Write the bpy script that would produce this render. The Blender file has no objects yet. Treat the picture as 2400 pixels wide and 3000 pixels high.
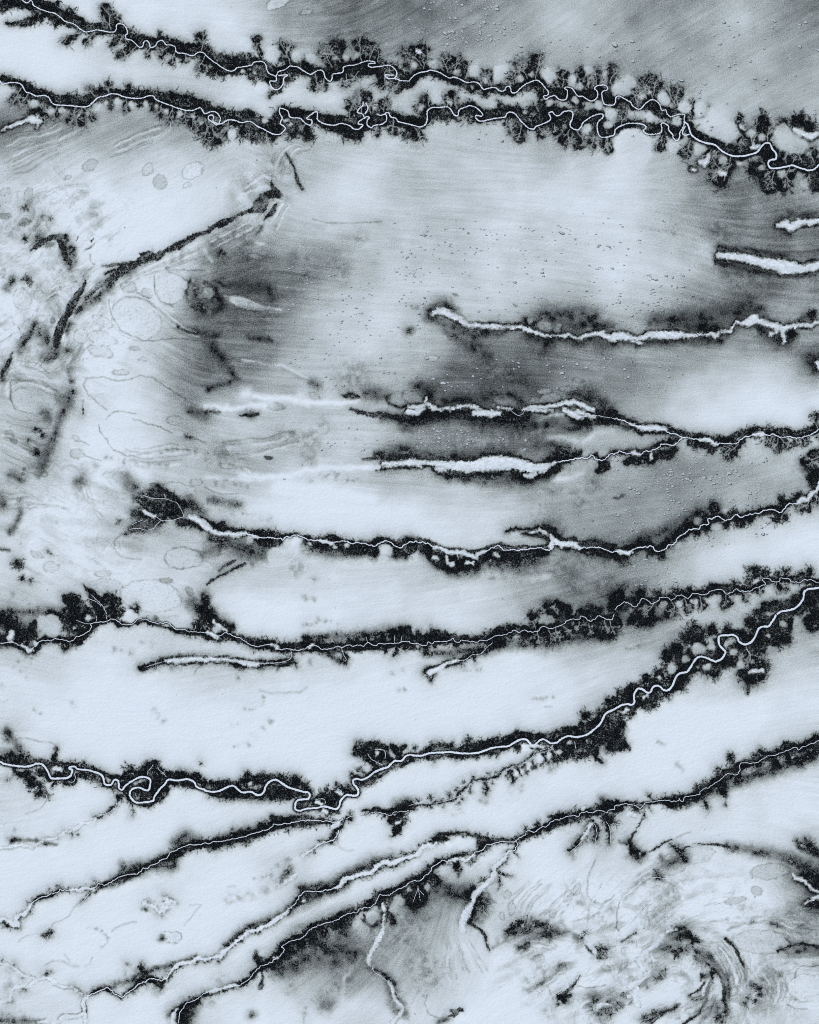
# Winter plain cut by wooded river valleys, seen from straight above (about 3 m per photo pixel).
import bpy, math
import numpy as np
from math import radians

# ------------------------------------------------------------------ camera, sky, sun, exposure
S = 3.0                                   # metres per pixel of the 2400 x 3000 photograph
sc = bpy.context.scene; sc.render.engine = 'CYCLES'
ALT = 45000.0
cam = bpy.data.cameras.new("camera"); camo = bpy.data.objects.new("camera", cam)
sc.collection.objects.link(camo); sc.camera = camo
camo.location = (0, 0, ALT); camo.rotation_euler = (0, 0, 0)
cam.sensor_fit = 'VERTICAL'; cam.sensor_height = 24.0
cam.lens = 24.0 * ALT / (3000 * S)
cam.clip_start = 10; cam.clip_end = 400000

SUN_EL, SUN_AZ = 38.0, 315.0              # azimuth clockwise from +Y (top of the picture)
world = bpy.data.worlds.new("World"); sc.world = world; world.use_nodes = True
wn = world.node_tree.nodes; wl = world.node_tree.links
sky = wn.new('ShaderNodeTexSky'); sky.sky_type = 'NISHITA'; sky.sun_disc = False
sky.sun_elevation = radians(SUN_EL); sky.sun_rotation = radians(SUN_AZ)
wl.new(sky.outputs[0], wn['Background'].inputs[0]); wn['Background'].inputs[1].default_value = 0.09
sl = bpy.data.lights.new("sun", 'SUN'); sl.energy = 3.0; sl.angle = radians(0.5); sl.color = (1.0, 0.975, 0.94)
so = bpy.data.objects.new("sun", sl); sc.collection.objects.link(so)
so.rotation_euler = (radians(90 - SUN_EL), 0, radians(180 - SUN_AZ))
sc.view_settings.view_transform = 'Standard'; sc.view_settings.look = 'None'
sc.view_settings.exposure = 0.13; sc.view_settings.gamma = 1.0
sc.cycles.pixel_filter_type = 'BLACKMAN_HARRIS'; sc.cycles.filter_width = 1.0
sc.cycles.use_denoising = False

SURVEY = """
G 0 0
84 86 88 86 87 84
87 87 80 82 80 84
87 88 87 85 80 80
48 60 58 62 62 60
72 74 82 70 78 78
78 82 85 84 84 85
G 1 0
84 78 66 56 50 54
84 86 76 74 56 62
80 84 82 82 80 74
86 84 80 78 84 78
72 72 74 72 80 78
86 78 70 84 84 78
G 2 0
52 58 62 66 78 70
66 62 70 66 68 66
76 76 76 78 76 66
80 80 80 76 68 74
76 74 76 70 74 78
72 78 80 82 83 83
G 3 0
62 60 62 72 62 56
64 66 68 70 68 64
72 66 64 66 68 68
76 78 82 80 62 72
84 74 70 70 66 68
84 74 66 46 60 68
G 0 1
74 78 80 88 87 86
76 80 82 86 86 82
82 82 76 80 82 82
86 74 76 84 82 58
68 70 82 86 76 58
74 70 78 86 82 46
G 1 1
78 70 78 80 80 76
56 52 60 56 68 78
50 48 50 58 72 80
46 46 66 80 82 82
50 54 70 74 80 78
62 62 74 70 70 66
G 2 1
76 76 80 80 80 82
74 76 82 78 76 82
80 78 80 80 72 78
70 76 74 72 60 58
68 50 46 46 52 58
54 42 42 46 54 58
G 3 1
82 76 64 60 56 60
82 76 72 60 48 54
82 80 74 54 48 62
72 50 46 48 58 72
62 64 70 76 74 60
60 66 76 84 87 86
G 0 2
76 70 86 85 84 66
76 62 86 86 82 70
74 80 84 82 78 78
80 86 84 78 72 76
84 84 78 84 82 82
76 82 84 86 84 78
G 1 2
80 80 76 78 76 80
66 68 72 76 74 62
74 86 88 87 82 84
80 84 88 88 88 88
60 70 78 80 82 78
86 88 86 86 84 84
G 2 2
56 62 58 56 68 66
66 62 56 56 70 72
82 74 76 72 68 60
88 86 82 76 64 62
72 78 76 74 58 60
84 84 78 66 60 52
G 3 2
78 84 87 88 88 88
72 60 62 68 72 76
58 60 64 66 68 70
60 62 62 78 82 86
62 70 82 86 87 87
54 74 84 76 78 70
G 0 3
66 80 84 84 84 82
82 80 86 87 84 78
86 87 87 88 88 86
78 87 88 88 88 88
82 86 87 88 88 87
82 84 88 88 88 88
G 1 3
86 88 86 84 86 80
76 80 82 80 86 87
86 86 87 88 88 87
88 87 88 88 88 88
88 88 88 88 87 88
84 86 84 87 88 87
G 2 3
82 84 82 80 72 58
84 84 86 85 82 80
88 88 87 86 86 80
88 88 87 86 82 74
88 88 88 87 87 86
86 86 86 85 87 84
G 3 3
62 68 74 76 72 68
84 76 74 76 74 80
86 88 86 86 86 86
88 88 88 88 87 80
86 87 86 84 82 80
86 86 80 84 84 86
G 0 4
86 88 88 88 88 84
88 88 88 87 84 86
87 88 88 88 88 88
86 86 87 87 88 88
84 87 87 88 87 86
82 84 86 87 88 78
G 1 4
84 84 86 86 88 88
88 86 80 86 88 88
88 84 80 80 84 80
88 88 82 70 72 60
84 78 60 66 60 70
86 86 86 82 82 82
G 2 4
88 88 88 88 84 74
88 86 87 87 86 82
54 66 74 84 86 84
78 82 80 78 78 76
70 82 86 87 84 84
78 86 88 87 82 78
G 3 4
82 86 86 85 85 84
80 78 82 82 78 62
82 76 84 86 84 66
78 78 74 78 72 70
80 74 80 72 74 76
80 84 78 76 76 82
T 0 0
r A 188,0 215,20 240,18 255,3 272,15 285,45 330,70 400,98 455,110 510,145 550,178 610,195 650,220 680,248 715,267 760,262 810,250 860,257 910,268 960,268 980,245 982,210 1010,198 1045,212 1070,250 1072,285 1055,298 1065,325 1110,340 1150,375 1175,395 1200,392 1215,350 1240,343 1258,370 1265,395 1290,395 1310,380 1330,350 1360,338 1385,355 1400,375 1450,380 1478,400 1480,430 1500,443 1560,450 1600,465 1640,462 1665,440 1700,437
r B 0,680 20,710 75,695 150,697 185,720 215,770 255,785 305,808 370,803 410,820 435,860 470,882 560,887 630,893 700,900 750,890 790,855 825,822 880,808 945,788 1000,797 1060,818 1130,827 1200,825 1240,810 1290,808 1310,835 1360,858 1430,885 1500,910 1560,927 1620,930 1660,912 1690,908
d 0,30,60 100,20,55 200,25,50 300,50,75 400,70,70 450,130,60 580,150,65 650,200,50 720,230,50 820,240,50 900,230,60 1000,240,60 1060,300,70 1150,340,65 1240,360,60 1350,360,65 1450,390,60 1560,430,65 1725,440,70
d 60,195,15 140,200,20 240,185,35 330,160,40 390,130,20
d 880,60,45 920,130,60 920,200,60
c 480,30,30 580,110,50 960,350,35 1345,280,25 1015,150,20 470,175,50 1690,330,45 20,60,45
g 680,270,560,350,45
g 800,270,740,350,40
g 1040,290,960,370,38
g 1150,390,1040,450,60
g 1265,395,1245,455,38
g 1420,390,1370,450,55
g 1475,430,1455,520,35
g 1560,450,1560,490,40
g 1725,470,1690,560,65
g 935,250,890,80,60
g 1700,430,1690,310,45
d 0,660,30 80,680,40 160,700,40 200,760,60 300,790,55 400,830,60 480,865,55 600,860,60 700,860,55 800,820,55 900,790,45 1000,790,40 1150,800,50 1300,810,65 1450,850,70 1580,870,75 1725,920,70
c 840,750,30 1080,740,35 120,840,40 180,850,45 300,960,70 1170,770,30 1240,770,30 1600,830,40
g 180,740,120,840,40
g 240,790,190,870,40
g 300,960,370,990,45
g 480,890,480,980,35
g 640,900,600,1010,45
g 690,900,680,1030,50
g 700,900,770,990,40
g 800,810,750,750,35
g 920,790,910,720,38
g 925,800,925,900,28
g 1060,830,1060,910,45
g 1185,830,1180,880,22
g 1300,850,1290,920,28
g 1360,880,1355,960,38
g 1455,900,1440,1010,48
g 1560,930,1560,1000,50
g 1640,940,1620,1050,60
g 1725,1000,1720,1100,50
i 425,940,38 525,935,32 820,905,38 985,860,32 1105,880,32 1230,870,30 1330,890,22 1405,930,28 1510,960,30 1630,980,28 900,870,18 1700,1040,20 660,960,18 730,950,20 290,880,40 60,790,45 900,745,12
w 3 1440,1030 1430,1090 1380,1140 1330,1180
W 20,1095,3 80,1065,8 150,1040,12 230,1010,14 290,1005,36 340,1020,14
W 320,960,8 310,1000,12
W 310,1070,5 320,1030,12
m 7 20,1100 100,1060 180,1035
o 755,1390,68,42,-30,0.72
o 1345,1530,55,65,10,0.72
o 240,1640,38,62,25,0.72
o 575,1500,35,16,-25,0.72
o 45,1615,50,32,-35,0.75
o 1245,1430,55,40,-60,0.80
o 1620,1440,90,65,-30,0.86
o 1575,1560,35,20,-20,0.85
k 705,280,4 750,283,4 700,1420,7 545,1422,4 500,1470,3 620,1460,3 40,1440,6 10,1420,5 20,1470,4 70,1405,5 120,1395,5 35,1365,4 60,1370,3 705,1284,4 750,1284,3 325,1655,4 90,1665,4 880,1308,4 1020,1495,4 95,1695,4 12,1388,5 1535,1528,5 500,1478,3 525,1462,3 640,1478,3
f 8 0,1200 150,1120 350,1100 560,1000 100,1400 300,1300 560,1200 800,1080
f 7 900,1340 1050,1290 1200,1230 1340,1180 950,1230 1080,1160 1200,1100 1400,1040
f 5 0,1340 100,1270 220,1230 400,1180 100,1480 240,1440 400,1340 560,1260
f 5 350,1660 450,1600 600,1560 800,1560 420,1725 520,1680 620,1620 760,1620
T 1 0
f 8 560,1340 620,1260 720,1200 860,1240 720,1500 740,1400 780,1300 900,1240
f 6 340,1560 420,1480 520,1440 620,1540 300,1640 420,1600 520,1560 600,1640
r A 0,450 30,485 100,535 160,575 215,597 250,590 280,568 330,560 390,548 415,525 450,518 490,520 515,545 525,590 545,620 580,632 600,640 620,603 670,588 720,555 790,568 830,595 870,618 905,622 950,592 985,592 1005,610 1010,645 1035,675 1060,685 1072,660 1072,632 1090,620 1125,617 1165,600 1168,565 1200,553 1250,548 1310,530 1360,513 1410,513 1435,530 1385,535 1378,548 1395,565 1450,560 1500,553 1550,548 1590,570 1615,605 1615,640 1600,658 1630,670 1660,678 1725,680
x A1 603,645 600,680 550,682 552,710 575,745 605,755 635,740 660,705 665,660 695,630 620,635
x A2 1600,658 1545,660 1520,635 1530,628 1590,632
r B 0,955 50,940 95,945 125,975 130,1010 115,1045 95,1050 150,1035 200,1010 250,1012 310,1030 380,1023 440,1060 510,1095 570,1125 630,1130 665,1105 680,1075 640,1045 635,1030 650,990 630,950 630,915 650,912 700,935 715,980 740,992 800,995 845,1035 885,1055 903,1040 900,1010 860,1000 880,975 930,942 948,945 948,1000 970,1025 1030,1048 1090,1053 1150,1038 1210,1053 1250,1080 1290,1088 1330,1060 1325,1048 1295,1042 1300,1020 1345,995 1365,980 1388,990 1370,1010 1370,1050 1400,1075 1430,1055 1490,1045 1530,1015 1530,970 1515,960 1545,945 1570,985 1610,995 1630,1025 1680,1035 1725,1045
x B1 115,1045 70,1020 75,985 60,968 35,975 30,1000 60,1025 95,1050
x B2 1345,995 1330,960 1285,945 1300,915 1330,890 1335,855
x B3 1355,865 1375,910 1350,960
x B4 1450,960 1480,970 1515,960
d 0,450,50 80,510,65 200,550,80 330,550,80 430,550,75 500,600,85 590,660,80 600,740,55 550,810,14
d 600,640,70 700,600,65 800,580,55 900,600,50 1000,620,55 1080,620,65 1200,580,65 1350,560,75 1450,560,70 1560,600,75 1640,650,60 1725,680,60
c 150,600,55 60,600,50 400,630,55 340,480,50 700,640,65 870,550,40 650,490,30
d 780,520,40 880,550,40
g 460,500,440,350,50
g 720,540,670,400,65
g 680,480,720,400,45
g 1070,560,1010,450,70
g 1140,520,1110,400,85
g 1320,520,1310,390,85
g 1390,500,1400,410,65
g 1460,520,1440,430,50
g 930,620,940,710,60
g 1000,660,1000,730,40
g 1190,620,1190,690,50
g 1300,600,1250,640,50
g 1520,600,1480,700,60
g 1640,680,1610,740,55
g 1640,660,1500,640,70
c 1690,440,50 1700,550,35 1640,720,50
i 570,450,65 780,480,45 890,490,50 340,370,70 1180,480,28 1270,470,30 1100,490,22 480,740,50 550,750,25 320,600,20 420,610,18 200,640,15
d 0,950,55 100,960,65 230,1000,65 360,990,70 470,1060,70 600,1090,70 640,1000,75 660,940,60 760,970,60 870,990,65 960,1000,60 1080,1030,65 1200,1060,75 1300,1040,75 1400,1010,75 1520,1000,70 1620,1010,60 1725,1040,65
c 20,1100,80 130,1100,80 60,1180,60 330,1110,70 430,1130,60 560,1150,50 720,1010,60 720,960,60 830,1080,70 740,1110,60 880,1150,50 1210,1100,70 1280,1130,60 1330,820,45 1510,880,50 1700,1140,45
g 200,1010,160,1110,60
g 60,1050,80,1170,70
g 520,1110,500,1165,40
g 1320,950,1330,830,85
g 1220,1000,1230,930,60
g 1300,960,1260,860,60
g 1400,960,1370,880,60
g 1510,940,1500,880,50
g 1450,1060,1460,1110,40
g 1590,1000,1590,1090,55
g 850,1040,830,1080,60
i 225,1120,35 690,1010,25 500,1020,30 720,1050,20 540,960,18
o 855,105,55,22,-5,0.75
o 610,30,95,45,-20,0.9
o 1100,1130,110,60,-25,0.8
k 900,1235,12 680,1280,10 440,1350,12 380,1435,5 100,1580,8 830,1585,6 220,55,6
m 12 740,1340 760,1440 770,1510 800,1570
m 10 560,1540 620,1620 580,1690 480,1710
b 560,1530,10 590,1590,22 620,1640,30
b 430,1710,22 500,1660,36 570,1630,38
b 690,1290,6 740,1380,7 765,1450,14 790,1540,12 825,1590,8
S 600,1400,100 560,1600,90
T 2 0
r A 0,675 30,640 80,612 150,600 170,590 230,600 280,625 335,655 375,648 430,670 480,693 550,690 590,710 620,750 650,747 715,735 760,762 795,765 820,730 845,730 860,775 900,775 960,720 1040,680 1085,678 1120,710 1165,765 1165,800 1130,808 1145,835 1180,815 1225,803 1260,835 1310,838 1330,800 1330,760 1308,745 1325,732 1370,745 1415,805 1460,812 1520,848 1560,840 1585,810 1580,765 1560,745 1585,720 1650,718 1670,740 1660,760 1630,765 1620,800 1635,870 1670,883
r B 0,1045 50,1060 95,1068 135,1045 150,1000 150,935 190,905 250,905 320,900 350,925 375,965 405,972 420,925 450,908 510,890 560,905 605,945 618,970 600,980 565,970 558,990 585,1018 620,1018 700,1000 800,985 820,955 850,943 890,960 940,1020 1000,1075 1045,1088 1065,1065 1130,1040 1185,1010 1185,975 1170,955 1200,940 1225,965 1260,972 1300,938 1350,935 1378,955 1370,1000 1352,1050 1370,1080 1415,1092 1445,1070 1460,1035 1510,995 1570,965 1620,960 1630,985 1590,1025 1580,1080 1600,1140 1630,1155 1700,1145
d 0,660,60 80,610,50 190,590,45 300,640,45 420,680,45 540,710,60 640,745,40 760,745,45 880,770,40 960,720,40 1060,700,60 1130,770,70 1230,790,50 1310,790,60 1400,790,55 1520,810,55 1620,790,80 1725,850,65
c 1060,740,40 420,700,40 630,780,35
g 120,580,100,460,85
g 100,550,40,430,50
g 320,610,320,520,70
g 380,600,400,520,60
g 470,660,460,550,50
g 610,730,640,640,48
g 690,730,680,640,45
g 880,710,850,640,50
g 940,690,930,560,70
g 1060,660,1070,510,75
g 990,660,980,560,70
g 1290,740,1290,640,60
g 1230,740,1210,700,40
g 1440,740,1440,640,70
g 1510,740,1500,640,60
g 1570,710,1570,610,45
g 1690,700,1710,600,60
g 520,720,520,740,50
i 200,550,40 390,600,28 640,670,25 550,590,50 770,600,65 750,640,50 930,670,32 1020,630,28 1180,650,60 1160,600,40 1370,660,35 1430,720,35 1510,580,40 1640,610,24 1400,840,35 1180,870,30 40,550,30 1510,690,14
W 60,425,12 90,445,14
d 0,1040,60 100,1040,55 150,960,60 230,930,55 330,930,50 400,950,55 480,920,65 570,950,65 600,1000,50 720,960,55 800,940,50 900,950,60 970,1020,75 1060,1050,60 1170,970,80 1260,970,70 1330,1000,70 1420,1040,70 1500,990,65 1600,980,60 1600,1080,60 1660,1130,55 1725,1110,55
c 290,980,50 180,980,50 760,890,40 1120,890,50 1180,910,60 1440,900,50 1230,1060,60 1040,920,50 1380,880,30 1560,940,40
g 170,900,130,840,55
g 400,910,360,820,70
g 320,890,330,850,50
g 40,1070,60,1140,70
g 500,1000,510,1010,45
g 450,980,420,990,40
g 945,1050,935,1140,70
g 1090,1070,1100,1120,45
g 1350,1090,1310,1170,65
g 1410,1100,1430,1200,75
g 1545,1130,1530,1200,65
g 1670,1150,1670,1240,50
g 900,1050,870,1090,50
g 820,1000,820,1030,35
g 1220,1050,1230,1090,55
g 50,940,60,910,30
g 1660,1160,1640,1210,40
i 340,860,22 230,840,40 970,950,20 700,880,35 1500,1080,45 1690,950,50 1670,1050,35 1300,1060,15 90,910,20 1600,880,40
T 3 0
r A 0,880 15,820 45,810 95,835 135,860 160,895 205,918 235,905 270,865 305,843 340,843 385,880 400,930 435,925 448,960 475,980 540,962 590,965 590,1000 588,1022
r B 0,1130 10,1085 70,1055 110,1040 200,1040 255,1055 268,1075 248,1100 280,1128 340,1128 390,1115 400,1085 395,1045 415,1035 455,1060 460,1095 490,1130 500,1165 530,1185 550,1160 555,1110 585,1060 588,1022
r C 588,1022 620,1050 640,1110 660,1145 720,1185 780,1205 850,1220 890,1255 930,1285 1000,1312 1060,1315 1130,1305 1200,1280 1240,1235 1275,1205 1310,1208 1330,1250 1362,1290 1360,1335 1320,1345 1297,1370 1310,1410 1350,1417 1420,1408 1500,1392 1560,1412 1640,1433 1690,1420 1725,1385
x C1 600,1060 575,1110 590,1138 635,1130
d 0,850,60 60,830,50 150,870,50 240,870,65 330,870,60 400,930,60 480,970,50 580,980,45
c 60,890,45 180,800,55
g 185,850,185,780,50
g 270,830,260,700,65
g 325,830,315,680,70
g 330,800,370,720,50
g 520,890,480,780,55
g 530,880,540,780,60
g 650,990,650,870,32
g 770,980,785,910,22
m 9 620,1000 690,990 760,990
i 60,760,80 130,690,60 240,800,30 300,780,25 420,830,55 590,900,60 725,910,60 800,950,60 850,1050,110 940,1100,100 950,1160,60 520,1010,45 300,990,35
d 0,1120,30 60,1040,50 150,1030,40 250,1070,45 350,1090,55 430,1080,55 490,1120,55 540,1130,50 580,1070,40 630,1050,40 660,1130,45 760,1190,50 850,1220,50 930,1270,55 1060,1290,60 1180,1260,55 1270,1230,50 1340,1280,50 1330,1370,60 1400,1380,65 1500,1370,55 1600,1390,60 1725,1380,60
g 60,1050,60,990,50
g 410,1140,390,1240,50
g 640,1190,600,1280,60
g 820,1260,770,1330,50
g 880,1270,860,1320,40
g 980,1320,970,1400,60
g 990,1380,900,1480,110
g 960,1400,840,1480,60
g 1170,1210,1090,1090,55
g 1110,1230,1080,1190,50
g 1170,1190,1230,1060,80
g 1290,1190,1290,1110,50
c 1250,1010,60 1050,1010,40 870,1380,80 1270,1310,55
W 720,1370,14 770,1370,26 760,1380,20 800,1300,7
W 650,1425,10 680,1425,8
W 900,1460,20 940,1470,18
W 1160,1245,14 1220,1230,12
W 1070,1070,9 1100,1090,8
W 1168,1180,7 1172,1220,7
g 1340,1430,1290,1460,90
g 1350,1440,1320,1530,110
g 1480,1400,1440,1520,90
g 1530,1420,1500,1440,50
g 1580,1370,1570,1280,55
g 1500,1370,1510,1330,40
g 1450,1370,1440,1320,45
g 1680,1370,1680,1280,45
g 1640,1460,1640,1500,70
c 1190,1420,75 1700,1560,60 1700,1480,60 1420,1560,70
i 160,1250,170 100,1170,60 490,1240,60 720,1250,65 920,1340,45 1150,1120,40 1240,1160,40 1410,1110,70 1480,1200,110 1560,1230,70 1410,1460,40 1600,1540,45 1240,1420,30 1050,1370,30 850,1290,20
c 1420,1040,50 1550,1020,70 1640,1060,60
W 1520,1090,10 1590,1130,18 1660,1150,30 1700,1130,22
m 6 640,1410 600,1370 570,1360
T 0 1
b 1725,232,14 1600,285,20 1480,345,18 1340,420,22 1240,455,22 1120,510,28 1020,570,30 950,640,24 870,720,16 800,790,8
b 720,660,10 670,740,20 610,830,30 560,930,30 510,1030,30 480,1120,28 470,1200,18
D 560,280,40 540,400,40 600,520,40
b 1725,240,10 1640,262,16 1600,300,16 1500,350,18 1400,395,14 1330,450,16 1240,430,18 1150,490,22 1050,510,24 1000,560,26 940,620,20 860,680,12 720,780,8
b 870,515,8 920,510,12 1000,498,8 1060,510,14
b 890,580,8 940,560,14 1010,540,18
b 1180,410,5 1250,408,12 1330,410,4
b 1200,425,14 1260,430,10
D 1100,540,40 960,640,45 860,760,45 750,830,45 640,900,40
b 720,640,8 680,720,16 630,800,24 600,870,30 550,950,28 510,1030,28 480,1100,26 465,1180,20
D 480,1180,40 470,1260,35 400,1320,25
b 560,260,16 500,270,24 440,270,16 390,290,14 330,340,16 260,385,10
b 480,280,16 520,330,28 545,400,28 560,450,26 600,480,12
c 600,375,24 225,635,32 215,290,20 330,290,26 210,20,24 365,95,14 425,105,14 250,660,20
m 30 450,610 560,590 640,580 700,560
m 22 500,640 540,600
m 40 600,560 640,520 680,560
m 24 0,740 60,690 120,660
m 30 50,80 20,70
m 30 210,160 250,130
m 20 300,40 310,160
b 105,1240,6 75,1320,16 40,1390,20 10,1450,16
D 60,1330,30 20,1460,30
D 570,1400,24 610,1470,34
D 300,1000,35 260,1080,35 220,1150,45 160,1230,40
D 560,1060,40 600,1000,35
D 360,1080,60 420,1200,50 380,1300,40
D 540,1220,30 600,1230,20
D 600,1560,50 560,1680,60 480,1600,40
D 1725,880,70 1640,800,60 1640,640,50
D 1725,1100,30 1600,1070,20 1500,1030,18
m 10 1500,1030 1400,950 1330,870 1250,810 1150,780 1060,780
m 6 920,800 930,900 970,970 1010,1060 1100,1100 1200,1140 1290,1150 1450,1120 1600,1130 1725,1150
m 5 1300,600 1300,720 1350,800 1460,860
m 5 1040,740 1150,740 1250,780
m 5 1420,560 1540,610 1580,640
m 5 1420,550 1725,552
m 10 90,1480 250,1480 380,1520 500,1580 560,1620
m 6 85,1500 90,1620 130,1725
m 6 700,1520 730,1460 860,1450 1000,1480 1110,1465 1180,1435 1280,1455 1370,1510 1480,1590 1560,1640
m 5 700,1520 740,1600 850,1690 900,1725
m 7 700,1640 700,1725
m 5 760,420 760,480 800,510
m 5 660,270 640,300
m 6 740,270 770,310 790,280
n 16 310,0 310,90 280,160 220,200 150,260 90,320 40,350 30,460
n 10 540,1040 520,1170
n 30 140,1350 250,1440 400,1480 560,1490
n 20 60,1500 60,1600
n 26 1040,600 900,700 1050,760
n 22 1190,600 1290,740 1350,830 1450,900
W 145,1090,38
W 710,285,20 680,300,18 750,290,14
W 740,340,14
o 860,980,90,40,30,0.84
o 870,1130,130,55,15,0.84
o 850,1235,115,48,15,0.80
o 1020,1412,68,24,0,0.78
o 1210,1300,40,16,0,0.8
o 1130,1210,40,18,0,0.72
o 1090,690,75,50,10,0.76
o 1240,740,50,40,30,0.76
o 680,1110,60,60,0,0.82
o 1440,700,140,140,20,0.84
o 1150,960,220,180,25,0.84
o 185,790,75,90,-15,0.82
o 340,770,60,45,20,0.76
o 450,975,28,28,0,0.6
o 1690,750,55,50,0,0.74
o 550,260,18,18,0,0.3
o 40,90,50,28,0,0.6
o 210,150,55,35,-20,0.6
o 30,580,26,40,0,0.75
o 280,1620,190,140,10,0.8
i 530,1090,20 530,1140,16 95,1310,14 85,1350,14
i 1600,780,16 1610,830,16 1605,885,20 1640,700,18 1630,630,18
k 1052,192,10 275,930,7 45,1050,6 705,1050,4 440,600,4 1110,1465,7 1110,1200,8 1130,1200,6 1075,1278,4 615,35,5 0,10,10 1130,1080,5 500,180,4
D 1600,620,26 1585,700,20 1600,800,28 1640,880,36 1725,905,36
D 760,780,40 640,900,30
f 8 1640,290 1400,420 1150,540 950,680 820,820 1725,420 1540,500 1360,560 1180,610 980,760
f 6 540,700 640,640 760,560 860,480 640,880 720,800 800,720 900,640
f 7 480,640 600,600 700,640 660,700 300,900 380,800 480,760 560,800
f 6 560,620 660,760 620,860 540,940 380,900 420,980 360,1080 280,1180
D 330,300,40 420,330,30
D 600,400,30 640,480,30
D 120,620,40 60,700,40
S 480,560,110 650,640,110 330,1050,110 280,1200,100 420,1250,90 100,200,90 330,170,90 800,60,60
S 1300,420,60 1100,560,60 1500,420,90 1400,520,60
f 7 20,1400 120,1320 300,1340 430,1440 60,1600 180,1540 330,1560 520,1620
f 8 1300,900 1400,1000 1520,1080 1700,1140 1350,800 1480,940 1600,1030 1725,1080
T 1 1
N 34 330,1595 360,1600
N 24 420,1620 600,1635 800,1640 950,1665 1150,1665 1300,1650
N 24 0,1705 200,1712 500,1690
i 30,745,50
D 0,905,36 80,895,40 150,850,34 130,780,30 90,700,20 0,660,22
f 7 0,300 120,240 260,170 360,120 60,400 200,320 330,260 480,160
f 6 500,130 560,60 600,0 640,-40 600,240 640,140 680,60 720,0
S 100,300,80 250,250,80 50,480,90 350,330,90
b 0,235,14 80,190,16 150,150,26 220,125,22 250,110,10
b 285,85,12 350,60,20 420,40,30 480,30,38 500,0,30
c 262,105,18
b 600,0,10 570,50,14 530,90,16 500,125,8
S 500,60,70 300,180,60 150,200,50
D 480,180,20 430,240,14
S 0,830,90 80,820,70 160,800,50
D 80,650,20 200,680,30 400,690,50 520,700,60 580,780,50
S 420,930,90 500,950,60
D 0,1100,30 110,1105,28
D 380,1110,30 480,1130,30 560,1150,22
D 20,1550,30 270,1475,30 60,1180,50
D 1725,1060,40
m 18 650,1400 740,1420 800,1450 880,1490
m 8 900,120 1000,145 1100,160 1250,155 1400,145 1500,145
m 40 880,180 1000,190
S 450,460,90 350,430,60 780,450,60 850,420,60
S 850,540,60 1150,550,80 1000,540,60 1300,270,50
D 950,1520,40 920,1500,40
S 1250,1430,120
b 1170,1610,14 1240,1600,16 1300,1620,14
D 1380,1580,60 1480,1600,60 1540,1610,40
D 1200,1600,30 1300,1640,30
b 1530,1630,8 1560,1680,10 1640,1700,10 1725,1690,8
n 90 360,1590 340,1600
n 40 420,1610 600,1620 760,1640 800,1600 900,1660 1100,1660 1180,1640
n 40 0,1700 300,1710 560,1680
n 25 620,1640 900,1690
n 12 170,770 350,800 500,860 640,880
n 25 200,800 350,830 480,860
n 14 320,1310 430,1320 550,1350 650,1350 750,1400 880,1470
n 12 400,280 440,320 500,330
n 16 0,380 30,440 60,470
o 430,435,60,22,15,0.72
o 30,745,60,50,0,0.7
o 85,800,30,25,0,0.5
o 1630,1635,100,55,-5,0.66
o 340,830,150,45,20,0.72
o 920,1605,50,22,20,0.7
o 600,1700,70,28,0,0.66
i 95,800,22 40,900,26 160,1180,60
c 80,780,18 110,790,18 130,400,20 165,415,14
k 325,940,9 320,965,7 375,985,6 410,985,6 295,1320,9 850,1285,9 825,1238,7 790,1238,7 1640,815,12 1700,455,12 1165,805,10 1215,770,12 1155,755,9 1510,1420,12 1275,285,10 1395,150,9 875,490,9 865,465,7 1020,537,9 735,613,9 520,432,10
T 2 1
D 170,880,40 250,840,60 340,860,60 380,890,40
D 180,940,60 300,1000,70 420,1070,80 540,1100,80 650,1070,60 800,1060,40 900,1040,20
D 300,1050,40 450,1150,60 560,1200,80 650,1280,60
b 430,980,8 500,1000,8 650,1005,6 800,1000,6 950,995,6
D 1000,1080,60 1080,1140,80 1180,1160,70 1130,1200,60
D 1250,1100,50 1380,1150,60 1500,1120,60 1640,1180,70 1725,1160,60
D 980,980,35 1050,1030,40 1100,1080,30 1250,1050,50 1400,1020,80 1500,1000,70 1600,1030,60 1700,1040,50
D 1150,950,110 1400,930,90 1550,950,80
c 980,985,25 1050,1000,22
W 185,918,8 230,905,14 280,905,22 330,925,22 380,945,26 420,965,22 460,1000,20 520,1015,16 580,1015,14 640,1025,16 700,1020,20 770,1025,14 830,1030,8 900,1035,7 960,1030,14 1000,1050,12 1040,1070,14 1100,1090,10 1170,1105,7
W 240,880,8 330,890,10
W 1170,1105,6 1350,1100,6 1410,1130,7 1470,1105,7 1560,1085,14 1620,1080,18 1650,1110,18 1725,1130,22
i 1020,980,26 1150,1035,55 1110,1010,35 1260,1015,32 1250,1050,32 1505,1055,26 1715,1050,28
i 900,1090,60 800,1140,60 720,1190,30
i 600,960,60 800,950,80
S 850,1440,120 950,1500,90 700,1420,100
D 60,1530,50 150,1560,60 190,1640,40
D 300,1650,50 450,1640,50 540,1660,40
D 640,1620,50 750,1590,30 880,1620,40 960,1660,40
D 1350,1590,30 1480,1600,50 1560,1650,50 1680,1700,50 1500,1580,60
o 640,1640,65,70,0,0.5
o 800,1640,120,60,25,0.66
o 1190,1640,100,50,0,0.68
o 1130,1570,60,24,0,0.7
o 1060,1660,55,38,0,0.66
o 1340,1550,80,22,0,0.64
o 1420,1480,50,16,10,0.66
o 30,1630,100,50,25,0.66
o 250,1660,40,28,0,0.6
o 190,1290,60,30,0,0.74
o 45,860,32,18,0,0.66
o 890,845,18,9,20,0.62
o 390,755,30,12,15,0.55
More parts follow.
